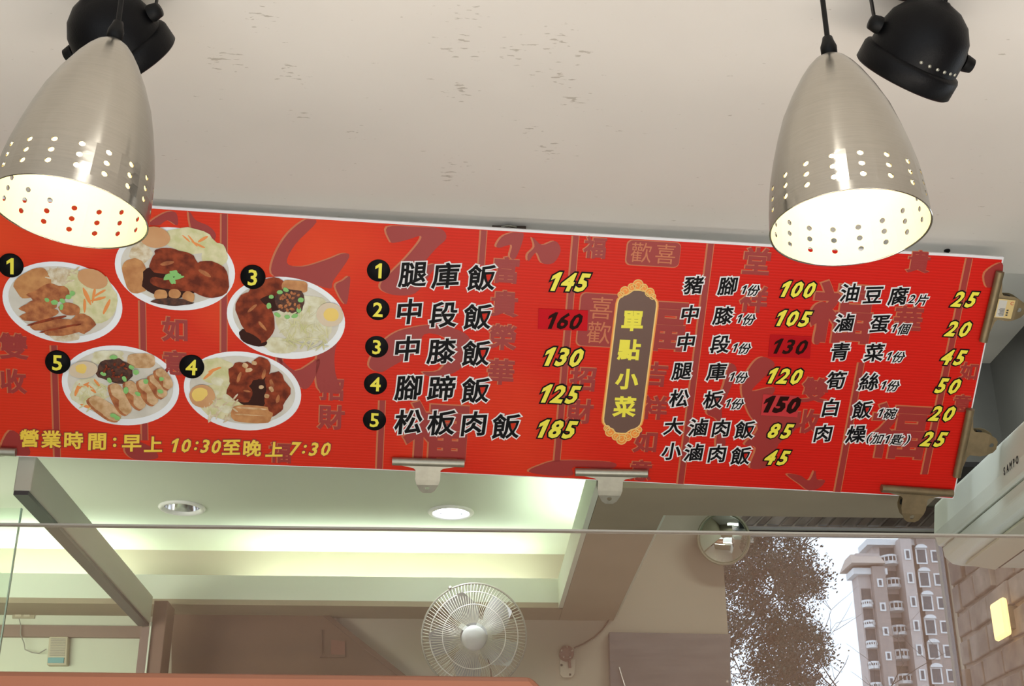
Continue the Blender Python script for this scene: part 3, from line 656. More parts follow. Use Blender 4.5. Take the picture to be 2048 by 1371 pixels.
for nm, unit, ux, uy in c2_:
    letters('dish_name', [(c_, x, y, 39) for c_, x, y in nm], M_ink, M_wo, .022, .085, **K)
    if unit:
        if len(unit) == 2: it = [(unit[0], ux-11, uy-1, 24), (unit[1], ux+9, uy+1, 24)]
        else: it = [(c_, ux+dx, uy+dy, 24) for c_, dx, dy in (('(', -39, -1), ('加', -22, 0), ('1', -3, 1), ('匙', 18, 2), (')', 39, 3))]
        letters('portion_note', it, M_ink, M_wo, .02, .11, slant=.25, rise=.06)
for s_, x, y in (('100', 1594, 578), ('105', 1585, 636), ('120', 1568, 751)): price(s_, x, y, 43, 25)
for s_, x, y in (('85', 1561, 861), ('45', 1554, 914), ('25', 1930, 598), ('20', 1917, 657), ('45', 1907, 714), ('50', 1896, 771), ('20', 1885, 826), ('25', 1868, 877)): price(s_, x, y, 42, 26)
# over-taped prices written by hand
def patch(x0, y0, x1, y1, lean, col, digits, px, py, size, st, wt, name):
    q = [bl(x0+lean, y0), bl(x1+lean, y0+4), bl(x1, y1+4), bl(x0, y1)]
    o = MB().hexa([Vector((p.x, p.y, .0012)) for p in q[::-1]], [Vector((p.x, p.y, .0019)) for p in q[::-1]]).build('price_sticker', mat(name, col, .6, spec=.15), board)
    a = MB()
    for i, ch in enumerate(digits):
        c_ = bl(px+(i-1)*st, py+(i-1)*st*.05); put(a, ch, c_.x, c_.y, sc(px, py)*size, .0027, wt, slant=.3, rise=.03)
    a.build('handwritten_price', M_marker, o)
patch(1075, 616, 1174, 657, 2, (.58, .005, .012), '160', 1127, 641, 46, 25, .03, 'red_tape')
patch(1536, 668, 1619, 712, 4, (.48, .004, .008), '130', 1578, 692, 42, 25, .03, 'deep_red_tape')
patch(1521, 787, 1594, 829, 5, (.55, .04, .045), '150', 1561, 808, 44, 26, .06, 'faded_red_tape')
# opening hours
hrs = [('營', 59, 875, 40), ('業', 103, 877, 40), ('時', 148, 879, 40), ('間', 195, 882, 40), (':', 230, 883, 40), ('早', 264, 885, 40), ('上', 307, 887, 38)]
o = letters('opening_hours', hrs, M_yel2, M_bgd, .028, .07, rise=.06, slant=.05)
hrs2 = [('1', 349, 889, 40), ('0', 373, 890, 40), (':', 393, 890, 38), ('3', 411, 891, 40), ('0', 433, 892, 40)]; letters('opening_hours', hrs2, M_yel2, M_bgd, .028, .07, slant=.25, sx=.9)
letters('opening_hours', [('至', 463, 893, 38), ('晚', 505, 895, 38), ('上', 549, 897, 36)], M_yel2, M_bgd, .028, .07, rise=.06, slant=.05)
letters('opening_hours', [('7', 590, 896, 40), (':', 609, 897, 38), ('3', 628, 897, 40), ('0', 652, 897, 40)], M_yel2, M_bgd, .028, .07, slant=.25, sx=.9)

# ---- title plaque in the middle
def pill(px0, py0, px1, py1, half, z_):   # rounded bar from top to bottom centre
    a = Vector(bl(px0, py0)); b_ = Vector(bl(px1, py1)); s_ = sc(1260, 720); hw = half*s_; d = (b_-a).normalized(); n_ = Vector((-d.y, d.x)); pts = []
    Rr = hw
    for c_, sg in ((a, -1), (b_, 1)):
        for k in range(13):
            an = pi*k/12; x_ = cos(an); y_ = sin(an)
            # ogee shoulders with a raised middle
            ln = (abs(y_)**.8)*Rr*.62 + (.16*Rr if abs(x_) < .35 else 0)
            pts.append(c_ + n_*(hw*x_*(-1 if sg < 0 else 1))*(-1) + d*sg*ln) if True else None
    return [(p.x, p.y, z_) for p in pts]
pl = board
o = MB().add(pill(1274, 609, 1245, 838, 43, .0009)[::-1], [tuple(range(26))]).build('title_plaque', mat('orange_gold_print', (.90, .30, .04), .45), board)
recalc(o)
MB().add(pill(1274, 609, 1245, 838, 40.5, .0011), [tuple(range(26))]).build('gold_line', mat('pale_gold_print', (.92, .62, .20), .45), o)
MB().add(pill(1274, 609, 1245, 838, 37.5, .0013), [tuple(range(26))]).build('brown_field', mat('brown_field_print', (.145, .075, .055), .4), o)
for c_ in o.children:
    recalc(c_)
for q in [o]+list(o.children):
    if q.data.polygons[0].normal.z < 0: q.data.flip_normals()
a = MB()
for ch, x, y in (('單', 1265, 641), ('點', 1258, 698), ('小', 1254, 757), ('菜', 1249, 812)):
    c_ = bl(x, y); put(a, ch, c_.x, c_.y, sc(x, y)*45, .0022, .035, rise=.03)
a.build('lettering', M_yel, o)
for (x, y, sg) in ((1275, 577, 1), (1244, 870, -1)):
    s_ = sc(x, y); m = MB(); c_ = bl(x, y)
    for dx, dy, r_ in ((0, 9, 10), (-12, 3, 7.5), (12, 3, 7.5), (-25, -6, 9), (25, -6, 9), (-32, -14, 6), (32, -14, 6)):
        cx, cy = c_.x+dx*s_, c_.y+sg*dy*s_
        m.add([(cx+r_*s_*cos(2*pi*k/20), cy+r_*s_*sin(2*pi*k/20), .0008) for k in range(20)], [tuple(range(20))], 1)
        ring = [(cx+r_*s_*cos(2*pi*k/20), cy+r_*s_*sin(2*pi*k/20)) for k in range(20)]
        m.tube([(p_[0], p_[1], .0008) for p_ in ring], 1.3*s_, 4, closed=True)
        m.tube([(cx+r_*.45*s_*cos(sg*k*.6), cy+r_*.45*s_*sin(sg*k*.6), .0008) for k in range(9)], 1.0*s_, 4)
    m.build('scroll_ornament', [MATS['pale_gold_print'], MATS['orange_gold_print']], o)

# ---- dish photographs
M_bowl = mat('bowl_white_print', (.86, .91, .95), .35); M_bowl2 = mat('bowl_inner_print', (.62, .60, .52), .4, col2=(.72, .70, .62), nscale=25)
FD = dict(
    meat=mat('glazed_pork_print', (.36, .065, .022), .6, col2=(.13, .022, .010), nscale=55, spec=.2),
    slice=mat('sliced_pork_print', (.56, .21, .065), .6, col2=(.30, .075, .02), nscale=70),
    pale=mat('pale_pork_print', (.72, .50, .28), .4, col2=(.50, .27, .10), nscale=70),
    mince=mat('minced_pork_print', (.12, .035, .015), .6, col2=(.035, .012, .008), nscale=150),
    egg=mat('egg_white_print', (.70, .58, .42), .4), soy=mat('soy_egg_print', (.66, .36, .16), .4, col2=(.60, .30, .12), nscale=18), yolk=mat('yolk_print', (.86, .62, .14), .4),
    cab=mat('cabbage_print', (.76, .72, .46), .5, col2=(.60, .60, .28), nscale=60), rice=mat('rice_print', (.78, .72, .56), .5, col2=(.58, .44, .24), nscale=90),
    carrot=mat('carrot_print', (.85, .30, .07), .5), green=mat('spring_onion_print', (.24, .56, .16), .5), tofu=mat('fried_tofu_print', (.62, .30, .10), .45, col2=(.46, .18, .05), nscale=50),
    bshoot=mat('bean_sprout_print', (.80, .80, .62), .5, col2=(.62, .58, .34), nscale=60), dk=mat('dark_sauce_print', (.04, .010, .006), .6, spec=.2))
def blob(m, px, py, rx, ry, rot=0, jag=.08, z_=.002, n_=26, seed=0, sq=1.0):
    pts = []
    for k in range(n_):
        a = 2*pi*k/n_; q = 1+jag*noise.noise(Vector((cos(a)*1.6+seed*3.1, sin(a)*1.6, seed)))*2
        ca, sa = cos(a), sin(a); x_ = abs(ca)**sq*(1 if ca > 0 else -1)*rx*q; y_ = abs(sa)**sq*(1 if sa > 0 else -1)*ry*q
        p = bl(px+x_*cos(rot)-y_*sin(rot), py+x_*sin(rot)+y_*cos(rot)); pts.append((p.x, p.y, z_))
    cc = bl(px, py); pts.append((cc.x, cc.y, z_+.0006))
    m.add(pts, [((k+1) % n_, k, n_) for k in range(n_)], 0, True)
def dish(cx, cy, rx, ry, rot, foods, badge=None):
    m = MB(); blob(m, cx, cy, rx, ry, rot, 0, .0005, 56); o = m.build('dish_photo', M_bowl, board)
    m = MB(); blob(m, cx, cy-2, rx*.90, ry*.86, rot, 0, .0011, 48); m.build('bowl_inside', M_bowl2, o)
    lv = .0018
    for nm, key, lst in foods:
        m = MB()
        for i, a in enumerate(lst):
            x, y, rx_, ry_, ro = a[:5]; sq = a[5] if len(a) > 5 else 1; jg = a[6] if len(a) > 6 else .08
            blob(m, x, y, rx_, ry_, radians(ro), jg, lv+.00003*i, 22, seed=i*1.7+cx, sq=sq)
            if len(lst) < 15: m.build(nm, FD[key], o); m = MB()
        if len(lst) >= 15: m.build(nm, FD[key], o)['kind'] = 'stuff'
        lv += .0002
    if badge:
        t_, bx, by = badge; c_ = bl(bx, by); s_ = sc(bx, by)
        q = MB().lathe([(0, .0050), (24.5*s_, .0050), (25.3*s_, .0003)], 40, Matrix.Translation((c_.x, c_.y, 0))).build('number_badge', M_ink, board)
        a = MB(); put(a, t_, c_.x, c_.y, 46*s_, .0060, .02, slant=.05); a.build('numeral', M_yel, q)
R = random.Random(7)
def sticks(cx, cy, sx_, sy_, n_, ln, th): return [(cx+R.uniform(-sx_, sx_), cy+R.uniform(-sy_, sy_), ln*R.uniform(.6, 1.1), th, R.uniform(-90, 90), 1, .1) for _ in range(n_)]
dish(125, 604, 121, 80, radians(10), [('rice', 'rice', [(120, 560, 45, 25, 0), (130, 672, 30, 10, 0)]), ('cabbage', 'cab', [(190, 600, 44, 52, 20, 1, .15), (150, 570, 30, 28, 0, 1, .2)]),
    ('shredded_cabbage', 'rice', sticks(125, 550, 30, 14, 26, 9, 1.6)), ('carrot_strips', 'carrot', [(175, 592, 4, 20, -25), (188, 590, 3, 18, 10), (196, 597, 3, 16, 75), (214, 612, 3.5, 17, 25), (170, 610, 3, 14, 0), (200, 585, 2.5, 14, 60)]),
    ('fried_tofu', 'tofu', [(66, 565, 36, 25, -28, .6, .04)]), ('pork_pieces', 'slice', [(100, 588, 38, 22, -10, 1, .2), (78, 612, 36, 14, -12, 1, .15), (140, 617, 22, 12, 10), (166, 645, 24, 20, 20, 1, .15)]),
    ('pork_slice', 'slice', [(80, 628, 38, 12, -10)]), ('pork_slice', 'meat', [(95, 640, 40, 4, -14)]), ('pork_slice', 'slice', [(105, 648, 42, 11, -9)]), ('pork_slice', 'meat', [(122, 655, 42, 3.5, -12)]), ('pork_slice', 'slice', [(130, 660, 40, 9, -8)]),
    ('soy_egg', 'soy', [(186, 556, 31, 19, 18, 1, .02)]), ('spring_onion', 'green', [(95, 598, 5, 4, 20), (110, 603, 7, 5, 0), (126, 600, 6, 4, 40), (138, 592, 6, 5, 0), (146, 585, 5, 5, 0), (124, 612, 4, 6, 10)])], ('1', 22, 530))
dish(350, 537, 121, 82, radians(9), [('cabbage', 'cab', [(380, 480, 55, 24, 10, 1, .15), (430, 510, 26, 26, 30)]), ('carrot_strips', 'carrot', [(385, 480, 4, 18, -40), (392, 486, 3, 20, -65), (375, 478, 3, 14, -50), (405, 478, 3, 14, 60)]),
    ('noodles', 'rice', [(282, 505, 22, 20, 0, 1, .2)]), ('fried_tofu', 'tofu', [(272, 550, 24, 34, -18, .6, .05)]), ('sauce', 'dk', [(340, 560, 60, 34, 8, 1, .15)]), ('stewed_pork', 'meat', [(350, 528, 48, 28, 8, .8, .12), (343, 510, 34, 14, 15), (418, 558, 42, 36, 20, .9, .06), (352, 566, 54, 14, 6)]),
    ('pork_fat', 'tofu', [(322, 588, 13, 10, 5, .7), (350, 586, 12, 9, 10, .7), (378, 592, 12, 10, 30, .7)]), ('mince', 'mince', [(345, 602, 40, 7, 3, 1, .2)]), ('gloss', 'slice', [(410, 545, 14, 4, 30), (335, 525, 14, 4, -10)]),
    ('soy_egg', 'soy', [(310, 473, 31, 21, 8, 1, .02)]), ('coriander_leaf', 'green', [(336, 552, 9, 5, -30, 1, .3), (350, 545, 10, 6, 20, 1, .3), (358, 552, 9, 5, -10, 1, .3), (345, 558, 10, 6, 60, 1, .3)])])
dish(572, 635, 119, 81, radians(9), [('noodles', 'bshoot', [(610, 640, 58, 48, 10, 1, .12), (560, 690, 34, 16, 10)]), ('bean_sprouts', 'cab', sticks(615, 655, 42, 38, 60, 12, 1.5)), ('bean_sprouts', 'bshoot', sticks(610, 660, 44, 36, 50, 12, 1.6)),
    ('sauce', 'dk', [(535, 595, 34, 34, 0, 1, .15), (505, 675, 30, 14, 25)]), ('stewed_pork', 'meat', [(535, 580, 40, 22, -15, 1, .12), (512, 632, 34, 52, -28, .9, .07)]), ('fried_tofu', 'tofu', [(590, 572, 26, 12, 5, .6)]),
    ('minced_pork', 'mince', [(580, 602, 30, 26, 20, 1, .15)]), ('pork_crumbs', 'slice', sticks(580, 602, 20, 18, 26, 4, 2.5)), ('gloss', 'slice', [(505, 615, 12, 3, -40), (525, 650, 12, 3, 50)]),
    ('spring_onion', 'green', [(560, 583, 6, 4, 0), (572, 578, 6, 4, 30), (602, 598, 6, 5, 0), (598, 618, 5, 6, 0), (555, 628, 7, 4, 30), (575, 632, 6, 4, 10), (543, 592, 5, 4, 0), (590, 630, 7, 4, -20), (538, 610, 5, 6, 0)]),
    ('egg_half', 'egg', [(660, 628, 27, 24, 10, 1, .02)]), ('yolk', 'yolk', [(661, 628, 17, 15, 10, 1, .03)])], ('3', 506, 553))
dish(485, 781, 118, 78, radians(8), [('cabbage', 'cab', [(435, 740, 40, 28, 10, 1, .15), (440, 800, 45, 34, 10, 1, .15)]), ('tofu_crumbs', 'bshoot', [(435, 760, 12, 9, 20, .7), (455, 795, 16, 11, 0, .7), (450, 815, 14, 9, 20, .7), (430, 785, 9, 7, 0), (470, 828, 9, 6, 0)]),
    ('carrot_strips', 'carrot', [(418, 748, 3, 14, 50), (430, 738, 3, 14, 70)]), ('noodles', 'rice', sticks(440, 812, 34, 26, 34, 9, 1.8)), ('sauce', 'dk', [(515, 775, 50, 42, 20, 1, .15)]),
    ('stewed_pork', 'meat', [(490, 748, 34, 30, 20, 1, .2), (484, 778, 28, 24, 0, 1, .2), (552, 780, 26, 36, -10, 1, .15), (522, 735, 20, 22, 0), (545, 815, 22, 16, -20)]), ('gloss', 'slice', [(480, 750, 5, 14, 20), (545, 768, 5, 12, -20), (492, 780, 10, 3, 10), (528, 745, 4, 12, 10), (556, 795, 4, 10, 10)]),
    ('fried_tofu', 'tofu', [(504, 826, 42, 18, 3, .6, .05)]), ('tofu_stripe', 'pale', [(504, 815, 32, 2.4, 4), (500, 828, 30, 2, 3)]), ('soy_egg', 'soy', [(405, 790, 26, 23, 8, 1, .02)]), ('yolk', 'yolk', [(402, 788, 18, 15, 8, 1, .03)]),
    ('spring_onion', 'pale', [(491, 729, 6, 5, 30, .7), (509, 724, 5, 4, 10, .7), (498, 738, 7, 4, -10, .7), (534, 790, 5, 4, 10, .7), (543, 776, 6, 4, 60, .7), (523, 772, 5, 4, 0)])], ('4', 384, 732))
sl = []
for k, (x, y, ro) in enumerate(((212, 815, 35), (243, 796, 62), (272, 788, 60), (298, 782, 58), (318, 770, 60), (330, 755, 55))):
    sl += [('pork_slice', 'slice', [(x-4, y+2, 38-k*2.8, 15-k*.5, ro, .8, .05)]), ('pork_slice', 'pale', [(x, y, 37-k*2.8, 14-k*.5, ro, .8, .05)])]
dish(241, 770, 118, 79, radians(8), [('cabbage', 'bshoot', [(180, 785, 36, 32, 10, 1, .12), (215, 715, 34, 14, 0, 1, .2)]), ('shredded_cabbage', 'cab', sticks(185, 790, 26, 26, 30, 12, 1.6)),
    ('carrot_strips', 'carrot', [(155, 778, 3.5, 14, 20), (183, 776, 3.5, 13, -50), (175, 812, 3, 14, -70), (195, 765, 2.5, 11, -40), (168, 770, 2.5, 12, 60)]), ('fried_tofu', 'pale', [(283, 720, 28, 15, 0, .6, .05)]),
    ('minced_pork', 'mince', [(232, 740, 36, 26, 5, 1, .15)])]+sl+[('pork_crumbs', 'meat', sticks(232, 738, 24, 16, 22, 4, 2)),
    ('egg_half', 'egg', [(168, 737, 29, 17, -5, 1, .02)]), ('yolk', 'yolk', [(166, 736, 15, 11, 0, 1, .04)]),
    ('spring_onion', 'green', [(208, 745, 6, 4, 20), (220, 758, 6, 4, 60), (228, 712, 8, 4, 0), (264, 732, 6, 4, 30), (273, 742, 6, 5, 0), (250, 755, 6, 4, 60), (253, 778, 5, 7, 0), (277, 785, 6, 4, 30), (293, 760, 5, 5, 0), (322, 780, 6, 4, 20), (228, 828, 7, 4, 10), (236, 833, 6, 4, 10), (324, 755, 5, 4, 0)])], ('5', 116, 723))

# ---------------------------------------------------------------- bulldog clips on the board
def clip(px, py, ang, m, label, sticker=False, flip=False):
    """px,py: middle of the jaw's outer line on the board; ang: turn so that the tail leaves the board"""
    s_ = sc(px, py); c_ = bl(px, py); M = BM @ Matrix.Translation((c_.x, c_.y, 0)) @ RZ(ang)
    t = thing('bulldog_clip', label, 'clip', None, 'large metal clips holding the menu board', M=M)
    out = [(-71, -6), (71, -6), (71, -14), (30, -22), (25, -26), (25, -46), (22, -56), (15, -69), (8, -74), (-8, -74), (-15, -69), (-22, -56), (-25, -46), (-25, -26), (-30, -22), (-71, -14)]
    vs, fs = plate([(x*s_, y*s_) for x, y in out], [circ(0, -63*s_, 4.6*s_, 16)], .0012)
    bend = lambda v: Vector((v.x, v.y, v.z+.0052+.006*min(1, max(0, (-v.y/s_-14)/40))))
    MB().add([bend(v) for v in vs], fs).build('front_plate', m, t)
    back = lambda v: Vector((v.x, v.y, -.0075-v.z-.006*min(1, max(0, (-v.y/s_-14)/40))))
    MB().add([back(v)+Vector((0, 0, -.001)) for v in vs], fs).build('back_plate', m, t)
    MB().tube([(-72*s_, -8*s_, .0085), (72*s_, -8*s_, .0085)], .0080, 12).build('jaw', m, t)
    MB().tube([(-72*s_, -6*s_, -.0125), (72*s_, -6*s_, -.0125)], .0060, 12).build('jaw', m, t)
    MB().tube([(-24*s_, -38*s_, -.0005), (24*s_, -38*s_, -.0005)], .0055, 12).build('spring', M_blackp, t)
    if sticker:
        z_ = .0130
        q = MB().add([(x*s_, y*s_, z_-.0012+.0) for x, y in ((-19, -14), (19, -14), (19, -50), (-19, -50))], [(0, 1, 2, 3)])
        o = MB().hexa([Vector((x*s_, y*s_, .0118)) for x, y in ((-19, -16), (-19, -50), (19, -50), (19, -16))], [Vector((x*s_, y*s_, z_)) for x, y in ((-19, -16), (-19, -50), (19, -50), (19, -16))]).build('price_label', mat('yellow_label', (.72, .55, .24), .5), t)
        recalc(o); o['label'] = 'small yellow and white sticker'
        MB().box((-17*s_, -34*s_, z_), (17*s_, -18*s_, z_+.0002)).build('white_field', mat('label_white', (.62, .60, .54), .5), o)
        pr_ = MB()
        for k in range(7): pr_.box(((-14+k*2.2)*s_, -33*s_, z_+.0002), ((-13.0+k*2.2)*s_, (-21-R.random()*4)*s_, z_+.0004))
        for k in range(3): pr_.box(((-14+k*5)*s_, -41*s_, z_), ((-11+k*5)*s_, -37*s_, z_+.0003))
        pr_.build('small_print', M_txt, o)
        put_ = MB(); put_.tube([((12+3*cos(a_/6*pi))*s_, (-45+3*sin(a_/6*pi))*s_, z_+.0002) for a_ in range(-2, 9)], .6*s_, 4); put_.build('red_mark', mat('red_mark', (.6, .05, .03), .5), o)
    return t
clip(857, 913, radians(1), M_steel, 'grey bulldog clip on the bottom edge below the fifth dish name')
clip(1222, 934, radians(1.5), M_steel, 'pale grey bulldog clip on the bottom edge below the brown title plaque')
clip(1833, 970, radians(-1.5), M_steelo, 'shaded bulldog clip on the bottom edge near the lower right corner')
clip(1972, 610, radians(90-2), M_steelo, 'bulldog clip with a yellow price sticker on the upper right edge', sticker=True)
clip(1916, 882, radians(90+0), M_steelo, 'plain shaded bulldog clip on the right edge, below the stickered one')
clip(-38, 890, radians(0), M_steel, 'bulldog clip cut off by the left edge of the picture')

# bracket and screw holding the top edge
pb = onz(1020, 452, 1.25); t = thing('ceiling_bracket', 'small rusty metal bracket at the top edge of the menu board', 'bracket', pb)
MB().box((-.034, -.003, -.012), (.030, .012, -.001)).build('plate', mat('rusty_steel', (.09, .065, .05), .5, .6), t)
MB().tube([(-.002, .0, .0), (-.002, -.012, -.008)], .003, 8).build('screw', MATS['rusty_steel'], t)
MB().tube([(-.016, -.004, -.004), (-.008, -.012, -.006), (.004, -.012, -.006), (.012, -.004, -.004)], .0016, 6).build('wire_tie', M_steel, t)
pb = onz(1894, 500, 1.25); t = thing('ceiling_hook', 'short dark screw hook above the right end of the menu board', 'hook', pb)
MB().tube([(0, 0, -.001), (0, -.002, -.012), (0, 0, -.02), (.002, .002, -.026)], [.003, .003, .0026, .002], 8).build('shank', M_blackp, t)
MB().lathe([(0, -.004), (.006, -.003), (.006, 0)], 12).build('collar', M_blackp, t)

# ---------------------------------------------------------------- pendant lamps
M_brush = mat('brushed_nickel', (.40, .38, .335), .20, 1, noise_amt=.08, nscale=30, nstretch=(1, 1, 30), aniso=.8)
_n = M_brush.node_tree.nodes; _t = _n.new('ShaderNodeTangent'); _t.direction_type = 'RADIAL'; _t.axis = 'Z'
M_brush.node_tree.links.new(_t.outputs[0], _n['Principled BSDF'].inputs['Tangent'])
_n['Principled BSDF'].inputs['Anisotropic Rotation'].default_value = .25
M_enam = mat('white_enamel_inside', (.88, .82, .60), .5)
M_bulb = mat('warm_bulb', (1, .9, .7), .4, emit=(1, .80, .46), es=2.2)
def pendant(apex_px, open_px, width, tilt, label, phase):
    Rm = .080; d = F*2*Rm/width
    o_w = atz(*open_px, d); L = .2135
    Mt = Matrix.Translation(o_w) @ Matrix.Rotation(tilt[0], 4, 'Y') @ Matrix.Rotation(tilt[1], 4, 'X')
    t = thing('pendant_lamp', label, 'lamp', None, 'brushed metal pendant lamps with rows of holes', M=Mt)
    prof = [(0, .000), (.02, .135), (.05, .235), (.09, .32), (.15, .42), (.26, .57), (.38, .705), (.50, .80), (.62, .88), (.72, .935)]
    NC = 18; NS = NC*4
    # radius as a function of height above the rim
    pts_ = prof+[(.80, .965), (.90, .99), (1, 1.0)]
    def rad(z_):
        tt = 1-z_/L
        for (a, ra), (b_, rb) in zip(pts_, pts_[1:]):
            if a <= tt <= b_: return Rm*(ra+(rb-ra)*(tt-a)/(b_-a))
        return Rm
    def shell(dr, mi, m):
        P3 = lambda z_, a: Vector(((rad(z_)-dr)*cos(a), (rad(z_)-dr)*sin(a), z_))
        zrows = [.010, .0225, .035, .0475]; cell_h = .0125
        top = .0475; zs = [L*(1-q) for q, _ in prof if L*(1-q) > top+.004]
        # solid part above
        lv = [top]+zs[::-1]; n = NS
        vs = [P3(z_, phase+2*pi*k/n) for z_ in lv[:-1] for k in range(n)]+[Vector((0, 0, L-dr))]
        fs = [(i*n+k, i*n+(k+1) % n, (i+1)*n+(k+1) % n, (i+1)*n+k) for i in range(len(lv)-2) for k in range(n)]
        fs += [((len(lv)-2)*n+k, (len(lv)-2)*n+(k+1) % n, (len(lv)-1)*n) for k in range(n)]
        m.add(vs, fs, mi, True)
        vs = [P3(z_, phase+2*pi*k/n) for z_ in (0, .010) for k in range(n)]
        m.add(vs, [(k, (k+1) % n, n+(k+1) % n, n+k) for k in range(n)], mi, True)
        # perforated rows
        hr = .0031
        for ri in range(3):
            z0 = zrows[ri]; zc = z0+cell_h/2
            for c in range(NC):
                a0 = phase+2*pi*c/NC; a1 = a0+2*pi/NC; ac = (a0+a1)/2; rc = rad(zc)
                bd = [(a0+(a1-a0)*k/4, z0) for k in range(4)]+[(a1, z0+cell_h*k/4) for k in range(4)]+[(a1-(a1-a0)*k/4, z0+cell_h) for k in range(4)]+[(a0, z0+cell_h*(1-k/4)) for k in range(4)]
                ho = []
                for a, z_ in bd:
                    an = math.atan2(z_-zc, (a-ac)*rc); ho.append((ac+hr*cos(an)/rc, zc+hr*sin(an)))
                vs = [P3(z_, a) for a, z_ in bd]+[P3(z_, a) for a, z_ in ho]
                m.add(vs, [(k, (k+1) % 16, 16+(k+1) % 16, 16+k) for k in range(16)], mi, True)
    def rims(m, dr):
        for ri in range(3):
            zc = [.010, .0225, .035][ri]+.00625
            for c in range(NC):
                ac = phase+2*pi*(c+.5)/NC; rc = rad(zc); q = []
                for k in range(16):
                    an = 2*pi*k/16; a = ac+.0031*cos(an)/rc; z_ = zc+.0031*sin(an); q.append((a, z_))
                vs = [Vector((rad(z_)*cos(a), rad(z_)*sin(a), z_)) for a, z_ in q]+[Vector(((rad(z_)-dr)*cos(a), (rad(z_)-dr)*sin(a), z_)) for a, z_ in q]
                m.add(vs, [(k, (k+1) % 16, 16+(k+1) % 16, 16+k) for k in range(16)], 0)
    m = MB(); shell(0, 0, m); rims(m, .0012)
    m.lathe([(Rm, 0), (Rm+.0006, -.0006), (Rm-.0006, -.001), (Rm-.0014, 0)], NS, mi=0)
    sh = m.build('shade', M_brush, t)
    m = MB(); shell(.0012, 0, m); lo = m.build('shade_lining', M_enam, sh); lo.data.flip_normals()
    # bulb and socket
    MB().lathe([(0, .052), (.014, .055), (.024, .066), (.028, .082), (.025, .098), (.016, .115), (.013, .13)], 28).build('bulb', M_bulb, t)
    MB().lathe([(.0, .128), (.016, .128), (.017, .14), (.017, .175), (0, .18)], 24).build('socket', M_white, t)
    # cap and cord up to the ceiling
    MB().lathe([(.0, L-.002), (.0085, L-.003), (.0088, L+.010), (.0065, L+.017), (.0055, L+.022), (.0, L+.023)], 20).build('cord_cap', M_blackp, t)
    ztop = (1.25+H)-o_w.z
    inv = Mt.to_3x3().inverted()
    apexw = Mt @ Vector((0, 0, L+.02)); endw = Vector((apexw.x-.004, apexw.y, 1.25+H)); Mi = Mt.inverted()
    MB().tube([Mi @ apexw, Mi @ (apexw.lerp(endw, .5)+Vector((.001, 0, 0))), Mi @ endw], .0029, 10).build('cord', M_blackp, t)
    MB().lathe([(.0, -.028), (.012, -.028), (.04, -.012), (.045, -.001), (0, -.001)], 28, Matrix.Translation(Mi @ endw) @ Mt.to_3x3().inverted().to_4x4()).build('ceiling_rose', M_blackp, t)
    l = bpy.data.lights.new('bulb_glow', 'POINT'); l.energy = .030; l.color = (1, .70, .15); l.shadow_soft_size = .02
    lo_ = bpy.data.objects.new('bulb_glow', l); COL.objects.link(lo_); lo_.parent = t; lo_.location = (0, 0, .040)
    return t
pendant((1670, 110), (1700, 457), 317, (0, 0), 'brushed metal pendant lamp on a black cord at the right, above the board end', radians(-90-12.5+0))
pendant((185, 78), (138, 425), 312, (radians(6), radians(2)), 'brushed metal pendant lamp at the left edge, tilted over the dish photographs', radians(-90-10))

